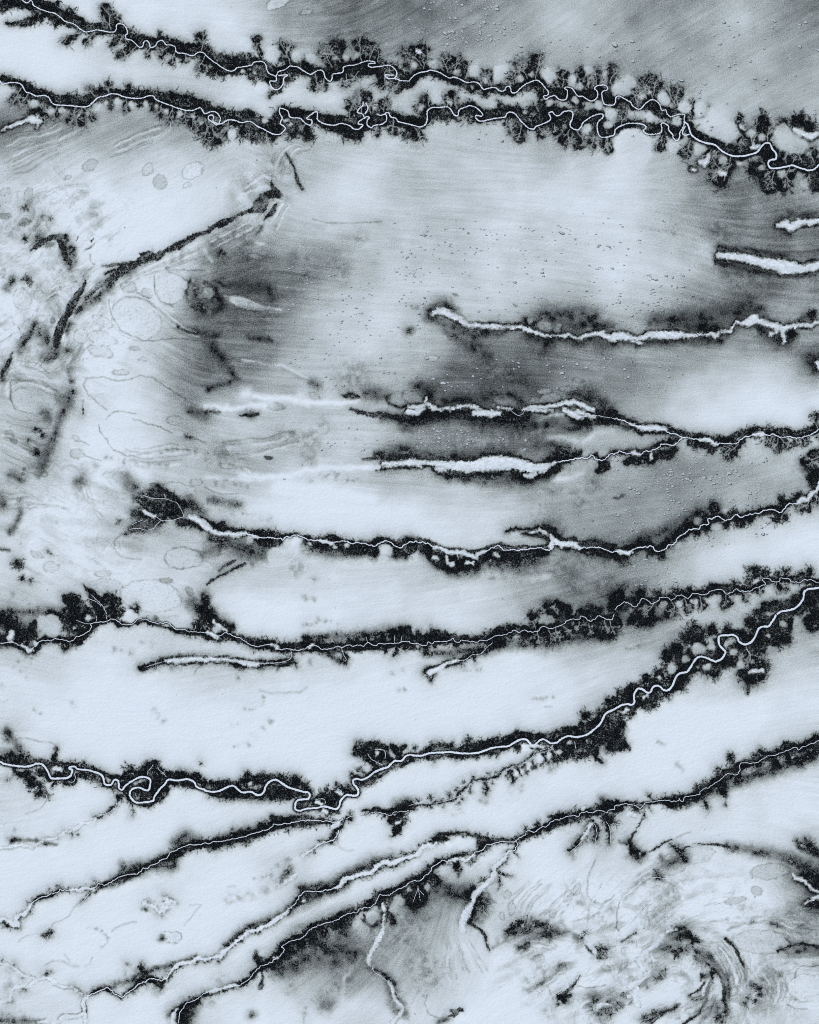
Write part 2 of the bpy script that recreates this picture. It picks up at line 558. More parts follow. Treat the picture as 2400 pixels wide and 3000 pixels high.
W 0,1705,12 100,1705,12 150,1680,16 200,1710,14 260,1725,10
W 360,1720,8 470,1690,10 560,1700,10
W 960,1720,10 1100,1705,8 1300,1680,14 1380,1660,18 1440,1680,22 1500,1710,20 1560,1725,12
W 140,1660,5 150,1620,4
k 735,248,9 805,257,10 1463,74,8 1695,372,9 945,537,7 1625,535,7 760,737,10 300,207,12 455,205,14 495,240,16 205,375,10 300,315,12 1010,405,7 1085,443,7 850,365,6 665,367,7 705,332,5 245,340,10 340,350,12 560,403,10 195,418,8 255,455,10 465,465,8 445,580,8 1030,610,6 1500,637,7 1280,510,5
W 240,1722,7 300,1722,6 380,1722,8
W 540,1700,9 600,1715,8
W 740,1715,5 860,1725,5
T 3 1
D 350,960,50 450,980,60 600,950,70 750,940,80 900,900,80 1050,880,90 1150,850,70 1220,880,50
D 700,1040,50 850,1040,50 600,1010,50 480,1010,40
D 300,1000,30
D 80,1150,30 200,1170,50 350,1150,40 550,1150,40 700,1130,50 850,1120,50 900,1140,40
D 960,1080,40 1020,1030,30
D 1200,1050,50 1280,1080,60 1380,1150,70 1450,1170,60 1500,1100,50
D 1250,950,35 1330,985,25 1430,985,25 1550,980,40 1650,930,45 1680,980,35
c 1660,920,35 1500,1090,35 760,1040,40 850,1050,35
D 1650,1300,90 1700,1380,80 1725,1250,80
S 1130,800,60
S 500,200,60 900,250,100 950,320,100 1100,650,130 1000,560,120 1300,500,60
b 870,360,10 850,440,12 855,490,12
D 880,350,30 1000,370,30 1150,380,25 1300,410,25 1450,440,25
D 870,480,25 1000,510,35 1150,550,35 1300,590,35 1500,605,25 1700,590,20
D 1380,180,35 1420,120,35 1500,80,35 1650,80,35 1725,70,30
D 1400,230,25 1480,245,20
b 1490,475,5 1560,500,5 1640,470,10 1700,460,6
W 0,1110,32 80,1110,34 130,1120,22 200,1125,14 260,1115,20 320,1095,26 400,1095,34 480,1095,34 560,1095,26 620,1100,18 680,1095,10 760,1095,6 815,1080,6 850,1105,7 900,1070,7 980,1070,6 1000,1030,7 1035,985,8 1060,1005,10 1110,990,30 1180,960,40 1230,980,24 1300,1010,20 1400,1035,24 1430,1045,20 1480,1025,18 1600,1015,14 1660,1025,9 1700,990,9 1725,985,9
W 1420,1060,12 1430,1110,14 1430,1160,10
W 1320,1095,10 1370,1080,8
W 150,1150,8 230,1160,8
W 1390,175,18 1450,165,34 1480,195,26 1550,150,30 1650,140,26 1725,135,18
W 880,430,24 960,430,26 1060,440,34 1160,460,42 1260,490,46 1380,510,52 1500,530,50 1600,540,30 1650,520,34 1725,510,38
W 1500,560,26 1400,560,24
W 1710,1330,14 1725,1370,12
i 140,1030,80 60,1040,60 230,1040,40 950,1035,26 1400,950,70 1500,920,50 1550,930,30 1150,1080,60 1100,1110,60 1640,1120,80 1725,1100,60 765,400,80 700,400,30 1500,220,20
c 1690,155,24 480,1065,14 1480,1090,30
n 70 760,400 780,440
k 485,685,13 530,700,14 300,593,9 635,550,12 480,408,8 725,197,9 155,573,6 75,638,7 90,570,6 35,570,5 115,855,9 400,793,7 250,608,6 660,775,12 155,1325,12 535,1275,9 360,58,6 730,265,10 430,830,7 670,770,10 610,785,7
T 0 2
D 540,20,50 500,110,45 470,200,40 440,290,45 400,370,45 350,470,55 320,540,30
D 430,270,35 410,360,35
D 380,30,50 420,90,40
b 700,0,5 702,50,3
D 200,590,30 100,560,40
D 0,740,50 20,800,45
D 165,770,22
D 180,860,30 130,980,30 90,1030,30
D 0,1170,14 80,1190,14
m 12 200,770 320,790 450,810 580,840
c 150,1300,42 190,1430,22 255,1445,16 310,370,24 300,170,22 340,180,14 370,225,16 235,268,10 1580,220,16 1610,235,12 1000,945,20 310,330,14 405,1200,8 430,1215,8
m 12 200,1310 270,1360 350,1395
m 7 180,1425 260,1445 340,1455
m 4 720,390 860,430
m 5 680,270 750,300
m 8 340,185 400,200
m 8 1610,235 1725,280
m 6 430,1215 500,1235
m 4 830,130 840,180 900,250 960,340 1050,380 1100,390 1220,378 1340,345 1450,330 1600,340
m 4 900,80 960,20 1050,15 1150,40
S 1350,345,22 1400,341,22 1450,338,22 1500,335,22 1550,340,22 1600,345,22 1650,350,22 1725,380,22
S 900,400,22 950,415,22 1000,430,22 1050,437,22 1100,445,22 1150,452,22 1200,460,22 1250,462,22 1300,465,22 1350,467,22 1400,470,22
m 5 1080,1010 1030,1045 970,1100 965,1170 1010,1230 1070,1255 1190,1260
m 5 1120,80 1350,150 1450,200
m 4 1390,1270 1430,1330 1560,1335 1680,1320
m 8 1450,1170 1600,1170 1725,1200
D 1725,50,60 1600,20,40
D 700,600,60 660,640,40
S 640,600,33 720,500,33 800,470,33
D 1080,580,50 1120,640,60
D 1130,720,30 1220,700,50 1300,680,45 1350,700,40
d 1180,760,40 1260,780,70 1380,820,90 1450,850,80 1500,870,50
d 1130,880,40 1250,880,70 1350,900,60 1200,960,60 1100,1000,25
d 1100,1010,15 1060,1040,8
d 1320,640,20 1390,700,25 1460,740,30 1540,800,30
D 1540,800,50 1620,830,50 1600,760,40 1700,860,50
d 1520,940,40 1600,960,30 1700,1000,25
D 1300,980,50 1200,990,40
W 1600,905,10 1640,920,24 1690,950,30 1725,975,28
w 5 1600,905 1540,905 1480,925 1420,935 1360,930 1320,905 1280,900 1240,880 1200,850
w 4 1360,935 1320,970 1290,1005 1230,1015 1160,1000 1090,1010
w 5 1550,900 1530,850 1490,790 1430,760 1380,750 1300,748 1240,735 1200,720
w 3 1400,740 1380,710
w 3 1200,930 1150,950 1110,970
W 1300,900,14 1240,880,18 1210,850,10
o 1300,632,40,20,5,0.6
o 1510,670,140,55,10,0.80
o 1655,608,52,34,10,0.74
o 1465,95,60,42,20,0.7
o 650,370,58,40,10,0.76
o 642,245,38,22,20,0.76
o 80,205,42,32,30,0.68
o 115,252,28,20,30,0.6
o 375,545,34,20,5,0.66
o 310,1220,55,32,15,0.76
o 430,1325,65,50,0,0.80
o 865,1380,65,24,0,0.8
o 890,1480,150,60,0,0.8
o 1550,1250,165,90,0,0.8
o 1400,1440,55,28,10,0.62
o 1595,1530,28,42,-30,0.64
o 210,500,18,14,0,0.5
o 190,540,18,12,0,0.5
o 1270,1570,260,130,5,0.86
b 710,1470,5 730,1510,14
d 760,1540,30 800,1590,50 850,1660,70 960,1680,60 1000,1700,50
d 900,1590,50 960,1620,60
d 560,1580,40 640,1640,70 700,1720,90 560,1690,40
d 540,1560,20 660,1590,30
w 4 760,1550 810,1600 870,1660 900,1725
w 3 720,1590 780,1605 840,1640
D 500,1725,60 100,1700,20
c 95,1690,18 1150,1650,14 1140,1690,30 1100,1670,12
D 1620,1640,60 1700,1700,60
c 1700,1690,24
S 1560,1510,15 1580,1537,15 1600,1565,15 1620,1592,15 1640,1620,15 1680,1660,15
S 110,1560,22 200,1590,22 260,1640,22
k 965,342,9 840,155,5 1040,350,5 1045,362,5 1090,380,5 972,1145,7 175,1132,8 215,25,6 90,145,7 1480,178,5 1480,240,6 1160,557,5 695,1385,3 705,1395,3 400,1520,9
f 8 0,20 150,90 300,100 440,90 0,400 100,450 220,520 330,560
f 7 0,280 100,330 200,410 280,540 0,180 120,220 260,260 380,300
f 6 1040,300 1200,340 1400,300 1600,300 1040,440 1200,470 1400,480 1600,440
f 5 0,680 100,720 200,700 400,790 0,860 120,840 300,830 500,820
f 6 720,560 760,700 800,850 900,1050 640,560 620,640 700,740 850,800
T 1 2
N 60 620,650 900,680 1150,720 1400,760
N 30 300,560 600,570 900,510 1200,490 1450,480
N 60 900,850 1200,850 1500,870
f 6 140,280 350,250 560,240 760,170 180,400 400,390 620,330 860,260
f 6 0,1120 120,1080 260,1120 420,1200 0,1240 120,1200 260,1180 400,1260
D 0,20,20 120,30,12
b 300,50,6 400,45,20 450,38,12
D 380,45,40
b 1230,0,8 1300,20,14 1380,45,18 1500,45,18 1600,60,26 1725,90,30
D 1500,60,50 1650,90,60 1725,120,70
S 150,380,90 300,380,80 40,420,50 20,480,30
S 700,220,80 900,250,80 1000,150,60 900,390,70
m 10 150,280 300,250 500,245 650,200 740,180
b 1340,415,8 1450,405,14 1580,400,28 1725,400,22
D 1450,380,30 1600,350,50 1725,340,60
b 1440,510,6 1520,505,6 1620,490,6 1725,495,6
W 1500,460,12 1600,455,18 1725,450,24
W 1500,485,6 1640,470,10
S 900,600,26 980,575,26 1040,565,26 1100,555,26
S 1100,590,17 1150,597,17 1200,605,17 1250,607,17 1300,610,17
m 6 0,650 60,690 150,712 280,705
S 100,620,22 150,620,22 200,620,22 250,620,22 300,635,22 350,650,22
D 40,760,30 200,790,40 290,800,40
S 250,880,26 325,885,26 400,890,26 475,900,26 550,910,26
d 0,940,14 80,970,20
d 90,990,30 140,980,36 180,1010,18 260,1020,18 340,1030,18 440,1040,30 560,1035,32 640,1065,18 780,1045,8
d 440,1090,35 520,1110,50 600,1110,50 640,1100,40
D 60,1090,50 200,1120,80 350,1180,90 480,1200,70 400,1240,60
D 240,1060,60 0,1220,50 100,1180,50
d 680,1060,20 760,1050,14 850,1070,12 940,1090,14 1040,1085,30 1120,1100,34 1250,1130,26
d 860,1110,36 950,1130,44 1060,1150,30 1150,1160,40 1250,1160,50 1350,1170,50 1420,1190,50
d 1300,1120,20 1400,1130,20 1480,1110,36 1540,1095,26 1620,1140,22 1725,1100,36
d 1620,1190,40 1680,1200,45 1725,1170,50
D 900,1180,50 1000,1200,50 1100,1210,50 1680,1240,30
i 370,1090,36 770,1110,50 760,1170,50 600,1230,80 880,1130,20 1090,1155,22 1200,1145,28 1530,1190,60 1500,1250,50
b 340,1290,8 240,1340,9 160,1390,8 60,1440,10 20,1475,8
b 120,1350,5 200,1300,5 260,1270,4
D 400,1290,30
n 8 500,1310 580,1325 680,1290 770,1220 810,1160
n 6 0,1290 60,1330
n 20 0,570 150,580 400,600
r G 0,985 40,1010 100,1040 160,1048 220,1045 280,1055 330,1045 390,1052 440,1072 500,1075 550,1080 590,1085 630,1080 660,1095 670,1075 720,1070 770,1055 820,1070 870,1095 920,1108 980,1103 1030,1120 1070,1125 1120,1112 1180,1108 1230,1125 1280,1125 1330,1125 1380,1142 1430,1145 1480,1120 1530,1112 1570,1120 1610,1150 1655,1165 1680,1135 1725,1120
W 0,985,30 60,1020,20 110,1040,14 160,1048,16 210,1040,18 280,1055,14 340,1045,6 430,1070,9 450,1075,5
W 980,1105,8 1030,1115,12 1075,1125,12
o 538,404,36,16,10,0.2
o 190,480,65,20,8,0.74
o 360,520,55,22,30,0.78
o 740,200,20,12,0,0.6
k 668,587,12 680,585,8 823,469,11 898,457,11 90,98,6 30,68,10 20,105,6 28,370,10 1340,1287,5 1040,1423,5 1100,1672,6 1635,797,3 1655,157,12 785,272,7 5,160,6 125,843,8 140,1350,12 625,245,8
D 0,1570,40 30,1640,40 60,1700,50
d 0,1600,30 20,1680,50
S 850,1580,22 920,1590,22
S 920,1440,40 780,1330,60
T 2 2
W 0,20,30 60,30,22 90,10,20
W 60,5,10 120,3,10
W 540,20,20 620,30,28 700,35,20 760,30,16
w 6 850,0 880,30 920,48 960,30 970,0
W 1000,3,8 1200,5,8
W 1300,5,16 1360,30,22 1420,60,24 1460,60,14
W 1420,20,16 1500,40,12 1560,60,8
w 5 1460,60 1560,50 1640,60 1725,75
d 20,90,30 100,50,30 200,30,40 300,30,30 400,15,20 520,20,14
d 560,50,10 680,60,14 780,60,40 860,70,44 920,60,40 980,50,40 860,20,30 1010,20,20
c 820,85,40 900,90,30
d 1380,70,24 1460,100,40 1540,100,44 1640,90,40 1725,100,30
D 1380,120,50 1480,150,50 900,130,60 400,60,40 60,110,50
d 1520,10,30 1600,30,40 1725,50,40
S 600,150,120 900,250,130 1100,200,60 450,300,100
S 560,80,40 750,300,90
n 26 1040,130 1150,50 1300,40
n 20 1030,190 1150,160 1220,170
n 30 1150,250 1300,240 1450,280 1560,200 1700,180
n 14 1300,140 1370,130
D 1100,290,60 1300,330,60 1200,380,60
b 0,360,10 40,390,16 120,410,12 200,420,10 260,405,18 330,420,12 420,420,12 520,420,18 600,400,16 680,380,18 760,380,20 860,385,14 940,400,14
b 980,430,12 1020,455,10 1090,455,10 1140,440,12
D 50,370,40 180,390,40 300,400,50 540,390,40 700,360,50 860,370,40
d 1140,440,16 1220,410,40 1300,390,40 1400,380,30 1440,370,20
d 1200,490,60 1280,450,30 1350,430,16
d 1500,400,16 1540,360,18 1590,410,16 1650,420,20 1725,360,16
d 1600,480,40 1660,470,40 1600,510,30
b 1340,310,5 1370,350,12 
b 1400,330,5 1420,370,12
b 0,500,6 60,485,6 130,470,7 180,480,14 240,510,28 320,535,40 400,540,40 480,530,28 560,545,30 640,555,30 720,560,36 780,540,14
d 880,520,26 940,540,40 1000,570,36 1080,550,30 1140,530,40
D 260,540,50 400,570,50 700,580,60 950,580,60 1000,600,50 1150,540,60
W 0,445,26 80,450,22 150,455,12 200,455,20 300,465,30 400,475,42 500,480,50 600,470,60 700,455,66 800,450,60 880,450,50 950,470,50 1040,490,44 1120,490,34 1180,470,20 1220,450,12
W 40,470,8 100,480,5
W 220,495,12 300,500,12
W 980,555,14 1030,555,16 1060,540,12
r F 1220,450 1260,435 1330,425 1380,415 1420,405 1490,405 1535,388 1560,405 1590,425 1650,420 1690,380 1725,378
i 1010,410,44 1060,425,36 1550,460,50 1450,490,60 1300,560,60 1530,300,80 1620,370,40 1710,460,24 1480,380,26
n 30 1220,600 1350,570 1450,540
S 1200,670,50 1450,780,70 1400,730,50 1550,640,80
S 1120,920,80 1180,960,60
d 820,1025,12 900,1005,10 1000,1005,12 1080,990,20 1160,990,30 1210,1010,30 1250,1070,26
d 960,1050,8 1060,1065,10 1150,1085,14
d 1020,1040,18 1100,1030,36
D 1300,1070,40
W 1020,1040,8 1090,1020,8 1150,1040,10
D 0,1090,30 100,1100,20 200,1120,14 300,1160,10
b 0,1105,12 80,1105,14 150,1110,12 220,1130,8 300,1165,8 400,1180,8 500,1195,10 560,1190,10 640,1180,12 700,1150,18 760,1135,14 820,1155,16 900,1165,8 960,1145,8 1040,1150,8 1140,1145,8 1170,1120,12
b 980,1050,8 1100,1070,8 1170,1090,14 1180,1120,20
b 1240,1060,24 1290,1095,18 1340,1100,16 1385,1085,20 1420,1130,14 1500,1125,22 1600,1130,30 1725,1160,30
D 1520,1110,30 1650,1130,40
d 60,1150,40 160,1190,50 230,1260,60 320,1290,70 420,1290,70 520,1280,70 600,1260,40 680,1220,50 780,1230,60
d 840,1220,50 900,1240,44 1000,1210,40 1100,1205,40 1160,1200,30
d 1250,1150,20 1350,1170,20 1440,1180,20 1520,1190,40 1620,1210,40 1725,1230,30
D 200,1230,60 330,1360,60 520,1360,60 640,1300,50 900,1290,80 1050,1280,60
S 950,1320,110 1150,1300,80 1300,1300,100 1500,1260,80 1680,1260,80
S 800,1350,60 920,1400,60 700,1430,40
W 220,1160,10 260,1165,12 310,1195,14 370,1205,18 450,1210,18 520,1235,18 560,1245,16 580,1210,10 640,1195,8
W 200,1240,12 230,1260,8
W 350,1300,14 370,1280,10
W 480,1290,12 530,1295,12
W 310,1240,6 320,1300,8
W 400,1230,6 410,1260,8
W 1195,1060,12 1205,1090,12 1205,1120,20 1190,1160,18
W 1230,1110,24 1280,1135,26 1340,1130,28 1390,1135,22 1430,1165,16
r G 0,1115 80,1115 150,1128 200,1155 250,1160 310,1195 370,1205 450,1210 520,1235 570,1240 620,1200 690,1170 740,1145 780,1165 820,1185 870,1180 920,1185 1000,1170 1060,1165 1120,1170 1180,1182 1210,1160 1215,1130 1280,1135 1360,1130 1430,1165 1500,1160 1580,1160 1640,1175 1690,1195 1725,1200
i 1000,1110,60 1090,1100,50 900,1080,50 730,1220,30 440,1245,20 1240,1210,50 1200,1260,40 1450,1090,44 1330,1060,40
n 30 1030,1430 1130,1410 1180,1410
n 8 440,1600 430,1540 480,1490
n 8 480,1615 600,1610 660,1580
S 1600,1500,80 1400,1480,90 1700,1450,60
D 1725,1620,60 1690,1580,40
d 1160,1640,40 1240,1660,60 1320,1690,60 1200,1700,60
d 1440,1710,40 1540,1690,50 1590,1700,40
d 1725,1620,40 1700,1680,40
k 370,1675,4 340,1675,4 1275,682,10 1620,790,10 1545,940,12 1425,893,8 1470,1007,10 1315,1325,9 1100,803,12 520,265,12 800,262,9 1045,1488,8 1265,842,8 1350,1535,6 785,1595,9
g 1250,1725,1220,1680,50
T 3 2
r E 0,75 70,90 130,120 200,140 280,155 350,158 430,168 460,195 520,210 580,235 640,240 730,255 790,245 830,270 860,295 900,283 960,285 1020,290 1060,255 1110,230 1170,212 1240,200 1290,215 1340,205 1370,225 1410,237 1480,230 1540,238 1600,230 1650,210 1700,190 1725,165
W 130,120,10 200,140,16 270,155,22 350,155,20 430,168,14
W 730,255,12 790,250,14 850,295,14
W 1180,210,10 1240,203,14
r F 0,380 40,350 100,370 170,365 200,380 260,355 310,345 360,325 400,295 450,290 480,300 530,275 580,235
W 160,365,10 200,378,16
W 310,370,10 310,400,8
r G 0,1195 50,1190 115,1208 150,1182 200,1165 270,1158 320,1150 345,1185 380,1195 440,1170 460,1145 510,1130 530,1095 570,1060 630,1015 710,1000 740,970 795,968 785,925 820,918 880,905 930,930 980,915 1030,880 1070,910 1120,885 1210,870 1260,848 1340,843 1400,862 1440,830 1460,795 1510,800 1560,780 1590,745 1630,765 1660,710 1700,690 1720,640 1725,600
W 30,1185,10 115,1208,16 150,1185,10
W 1550,780,10 1590,755,14 1630,765,12 1660,710,12 1700,690,10 1722,640,10
r H2 0,1680 40,1650 90,1620 130,1635 190,1660 220,1610 260,1590 325,1635 400,1580 450,1585 490,1600 560,1560 620,1590 670,1550 740,1560 790,1545 830,1525 900,1515 945,1555 1000,1530 1030,1510 1070,1530 1140,1530 1200,1500 1275,1470 1245,1432 1310,1428 1335,1450 1385,1448 1405,1418 1475,1428 1500,1450 1545,1455 1600,1440 1660,1438 1725,1465
r I2 1370,1725 1410,1700 1480,1690 1540,1660 1590,1600 1600,1540 1630,1515 1725,1500
d 0,50,26 100,90,22 200,130,20 300,130,12 400,135,12 460,160,20 560,190,20 650,220,24 760,230,28 860,250,28 960,260,28 1020,230,36 1080,200,30
d 0,110,20 120,150,16 220,185,20 330,190,20 440,200,20 540,220,20
d 640,280,36 720,280,40 820,300,40 900,290,20 1020,320,46 1080,280,26
d 1100,220,40 1180,180,40 1280,180,36 1400,190,36 1520,205,34 1640,200,34 1725,160,40
c 820,340,36 960,380,46 1010,370,40 680,310,24 1310,150,20
g 1050,290,980,370,50
g 1290,230,1300,260,60
g 1380,240,1380,310,60
g 1400,240,1440,290,60
g 1540,240,1530,270,45
g 1590,240,1610,270,45
g 1720,170,1700,90,40
g 1720,200,1720,230,30
c 1690,70,36 1180,170,30 1600,180,26
d 0,370,26 100,360,24 200,355,24 300,340,24 380,290,30 450,275,26 540,250,18
d 110,430,30 200,430,40 330,400,50 440,370,50 500,350,40
g 1725,400,1640,430,50
d 1725,370,50 1660,400,50 1600,430,30
d 1700,500,40 1680,580,60 1725,580,60 1670,640,40 1725,700,40
D 1600,460,30 1640,520,40
d 1725,680,40 1650,740,40 1580,740,40 1520,780,34 1440,800,30 1380,850,40 1280,860,36 1180,880,36 1080,900,36 980,900,40 900,900,34 820,920,34 740,970,40 640,990,50 550,1050,50 500,1110,44 430,1150,44 350,1190,34 280,1150,44 180,1160,44 60,1200,40 0,1190,40
c 840,830,46 720,880,46 1000,860,30 1540,720,30 1420,760,40 440,1110,26 620,980,30 560,1010,30 940,960,36 1060,950,50 1140,930,40 1360,910,50 1440,900,40 400,1220,40 310,1200,40 60,1250,60 700,1030,40 780,1000,40
D 300,1110,50 180,1120,50 850,860,60 700,900,60 440,1080,40 540,1000,60
g 1560,780,1560,820,46
g 1640,770,1620,820,50
g 1700,700,1700,780,36
i 860,980,44 700,935,36 1330,890,16 930,850,26 540,1150,30 1610,690,30 1700,740,18 1600,800,14
S 1640,540,80 1600,470,50
d 0,1660,40 80,1640,50 180,1630,50 260,1620,50 360,1610,40 460,1590,40 560,1570,40 660,1560,40 760,1540,40 850,1500,40 950,1530,44 1050,1510,40 1150,1510,36 1250,1470,30 1320,1440,30 1420,1430,36 1540,1440,36 1660,1440,36 1725,1450,30
c 40,1560,60 220,1550,50 370,1550,46 520,1540,40 640,1510,36 820,1500,40 1010,1470,30 1050,1460,20 1130,1450,34 1180,1370,60 1270,1380,46 1375,1380,34 1450,1370,40 1640,1370,40 1580,1400,36 1160,1410,30
g 330,1640,300,1725,60
g 480,1600,480,1690,70
g 590,1590,620,1660,60
g 720,1570,740,1640,50
g 940,1560,940,1620,70
g 1080,1530,1100,1580,40
g 1220,1500,1230,1530,36
g 1370,1450,1380,1510,40
g 1420,1450,1440,1500,36
i 400,1640,34 540,1630,28 640,1620,14 250,1680,26 690,1620,16 1060,1480,14 1200,1440,20 1320,1390,12 1540,1340,16 130,1680,24
d 1190,1710,30 1300,1670,40 1400,1660,40 1500,1620,40 1560,1580,34 1620,1530,40 1725,1510,30
d 1400,1725,40 1550,1690,50 1620,1600,50 1725,1570,40 1680,1640,60 1725,1700,60
d 1250,1650,30 1290,1630,20 1480,1620,20
n 10 1590,1725 1650,1610 1725,1560
n 30 1490,1490 1560,1480 1640,1480
i 500,1560,10
D 10,740,10 80,735,14
k 75,735,12 865,548,12 1085,547,10 675,650,9 675,705,9 735,690,9 260,675,10 265,655,7 700,48,5 665,60,4 940,480,8
T 0 3
r H 0,240 40,243 90,232 150,255 200,265 225,300 240,305 260,295 300,270 350,220 420,220 470,208 540,215 600,228 640,190 690,172 745,150 770,110 770,75 820,68 900,60 945,40 1000,60 1035,82 1110,85 1145,65 1165,40 1220,38 1270,60 1330,75 1350,65 1365,75 1410,70 1440,95 1490,125 1550,130 1600,145 1670,145 1725,155
W 90,190,26 105,150,14
W 100,190,14 95,230,10
W 180,250,8 215,280,10 235,310,12 265,295,10
W 300,240,8 320,240,6
w 4 770,80 720,75 640,50
w 3 815,60 810,10
w 3 900,40 895,5
w 3 1640,130 1650,90
d 0,255,24 60,245,20 160,270,20 230,310,24 300,290,22 330,230,30 400,210,34 480,200,34 560,220,30 640,220,36 720,170,40 780,90,30 860,60,24 940,45,26 1000,80,18 1080,95,16 1150,70,18 1220,50,22 1300,80,20 1380,80,20 1440,110,20 1500,140,22 1600,155,24 1725,150,36
d 30,30,60 120,60,50 90,120,50 160,160,50 200,220,46 30,190,60
D 180,100,60 260,200,50 40,80,90
d 280,60,14 270,120,30 300,160,30
c 540,110,34 610,120,50 680,130,50 500,60,30 650,240,30 540,270,40 280,310,24 740,20,40 860,20,40 960,10,50
D 560,40,60 500,30,50 650,50,60 850,20,50 540,300,30
d 420,0,40 560,30,30 660,60,40 760,60,30
c 1700,60,50 1650,100,40
D 1500,20,14 1300,30,20
S 230,320,15 210,350,15 190,380,15 150,405,15 110,430,15
S 270,330,15 260,375,15 250,420,15 215,455,15 180,490,15
S 200,480,17 230,530,17
i 750,35,34 1090,20,66 440,90,90 350,60,50 1500,30,100 1400,20,80 20,145,24 450,150,60 630,110,14
W 1400,395,8 1480,388,16 1560,385,18 1640,375,20 1725,380,20
w 3 1400,395 1300,420 1230,445
d 1190,445,26 1260,430,28 1330,415,24 1400,410,14 1500,410,8 1600,405,8 1680,420,14 1725,410,10
d 1340,395,16 1430,370,14 1500,355,8 1600,350,7 1700,355,6
S 1200,480,22 1250,476,22 1300,473,22 1350,470,22 1400,460,22 1450,450,22 1500,440,22
m 7 1690,430 1640,500
d 0,1215,26 60,1240,30 150,1240,40 230,1240,34 310,1240,26 380,1260,26 450,1280,26 540,1275,30 640,1275,28 740,1295,22 820,1320,24 880,1350,24 940,1380,20 1010,1380,24 1080,1370,60 1180,1350,46 1280,1310,80 1370,1350,50 1460,1360,44 1560,1360,40 1640,1370,36 1725,1410,36
d 380,1330,36 430,1390,26 520,1340,60 600,1400,46 640,1360,26 700,1340,26 760,1370,30 830,1400,34 900,1440,24 980,1460,30 1050,1440,40 1100,1480,40 1180,1510,80 1240,1480,80 1300,1460,70 1370,1430,50 1440,1420,34 1520,1420,26 1620,1450,26
d 1040,1490,20 1100,1570,16 1180,1590,22 1260,1600,30 1340,1540,36 1400,1480,30
c 1100,1310,50 1300,1255,36 220,1350,50 260,1400,50 270,1440,40 340,1510,46 405,1530,26 330,1440,40 350,1330,50 560,1420,40 1230,1290,30 1690,1250,10 700,1255,16 90,1170,30 180,1200,34 230,1210,26 120,1320,20 70,1000,24
d 120,1320,14 90,1360,10 65,1400,8
d 150,1340,20 200,1370,30
D 40,1180,40 180,1180,40 60,970,30 90,1010,30 60,1060,30
d 480,1130,14 480,1180,14 465,1230,22
d 440,1220,8 460,1240,10
c 480,1145,20
d 980,1530,20 1040,1540,24 990,1580,20
d 1090,1560,16 1115,1640,12 1118,1700,9
d 990,1600,14 940,1650,16 870,1690,14 790,1715,12
w 9 985,1590 960,1640 900,1675 830,1700 780,1725
d 440,1450,20 470,1430,20
w 7 470,1440 430,1470 400,1510 390,1545
W 460,1300,10 510,1305,12
w 4 0,1480 200,1475 270,1480 320,1450
w 3 70,1380 80,1450 
w 4 570,1410 610,1415 635,1380 625,1340
w 5 1240,1350 1250,1320 1275,1290 1290,1265
w 5 1330,1275 1340,1310 1380,1340 1400,1370
i 420,1440,30 80,1350,30 1010,1330,20
o 1305,1395,5,4,0,0.9
m 7 0,730 30,740 60,720
S 0,600,22 20,620,22
m 3 140,1110 130,1060 180,1040 330,1065 420,1080 480,1120
m 3 140,1110 210,1160
m 3 400,1560 360,1630 220,1680
S 600,740,24 630,770,24
S 1300,820,22 1340,855,22 1380,890,22
S 300,800,17 340,830,17
S 960,300,22 1030,310,22 1100,320,22
S 1200,230,22 1280,240,22
k 350,720,5 1155,770,4 460,535,5 1485,678,6 35,520,3 60,525,3 35,540,3 75,542,3 195,1040,4 1110,600,3
r I 0,1240 40,1260 120,1275 200,1283 260,1275 310,1258 350,1262 385,1295 410,1340 420,1365 440,1382 520,1382 580,1372 605,1340 608,1310 585,1300 590,1285 630,1282 655,1305 740,1312 800,1330 850,1350 870,1380 880,1420 900,1440 940,1430 960,1395 990,1398 1000,1430 1000,1460 1030,1478 1060,1440 1120,1400 1170,1375 1220,1370 1265,1390 1265,1430 1255,1475 1230,1483 1170,1460 1120,1470 1095,1500 1100,1540 1150,1585 1240,1580 1290,1570 1300,1535 1340,1480 1390,1430 1420,1393 1500,1400 1570,1387 1620,1400 1645,1425 1660,1455 1725,1480
T 1 3
r H 0,155 50,160 90,180 130,178 180,155 240,180 320,210 370,250 440,270 510,262 560,250 600,262 610,290 650,300 700,290 750,300 840,295 870,275 900,260 940,265 990,290 1060,290 1120,270 1160,275 1210,262 1260,268 1300,258 1340,265 1380,240 1430,260 1480,248 1560,245 1630,245 1650,232 1725,230
W 560,250,8 600,262,9 610,288,9
W 20,150,8 70,170,12 110,185,10
W 80,60,8 120,100,8 170,140,6
W 870,275,8 905,258,8
d 0,170,40 60,190,30 120,190,36 180,180,40 240,190,30 320,220,36 400,250,44 500,250,46 580,260,46 660,280,40 750,285,40 850,270,44 950,270,44 1050,280,38 1150,270,40 1250,262,44 1350,265,44 1450,262,44 1550,250,40 1650,240,40 1725,240,50
d 30,30,60 100,80,50 170,120,44 230,110,30
D 40,60,90 200,100,50 240,70,20
i 100,130,34 
c 550,225,20 680,260,20 860,230,40 965,230,20 1110,260,30 1000,310,20 1060,310,20 650,320,20 1290,290,30
d 1215,225,22 1230,250,30
d 1290,205,14 1300,240,26
d 1365,180,22 1375,230,20
d 1445,175,22 1450,240,20
d 1500,165,26 1520,230,24
d 1580,140,34 1600,230,24
d 1660,140,40 1660,230,30
d 1700,130,40 1725,220,34
d 1510,270,18 1525,310,16
d 1610,260,22 1630,310,18 1600,350,14
d 1710,290,20
d 1150,290,14 1170,340,24 1190,390,28
d 1140,390,14 1170,390,14
w 3 1155,285 1165,330 1195,380
w 3 1370,240 1360,190
w 3 1600,240 1600,180
w 3 1650,230 1665,180
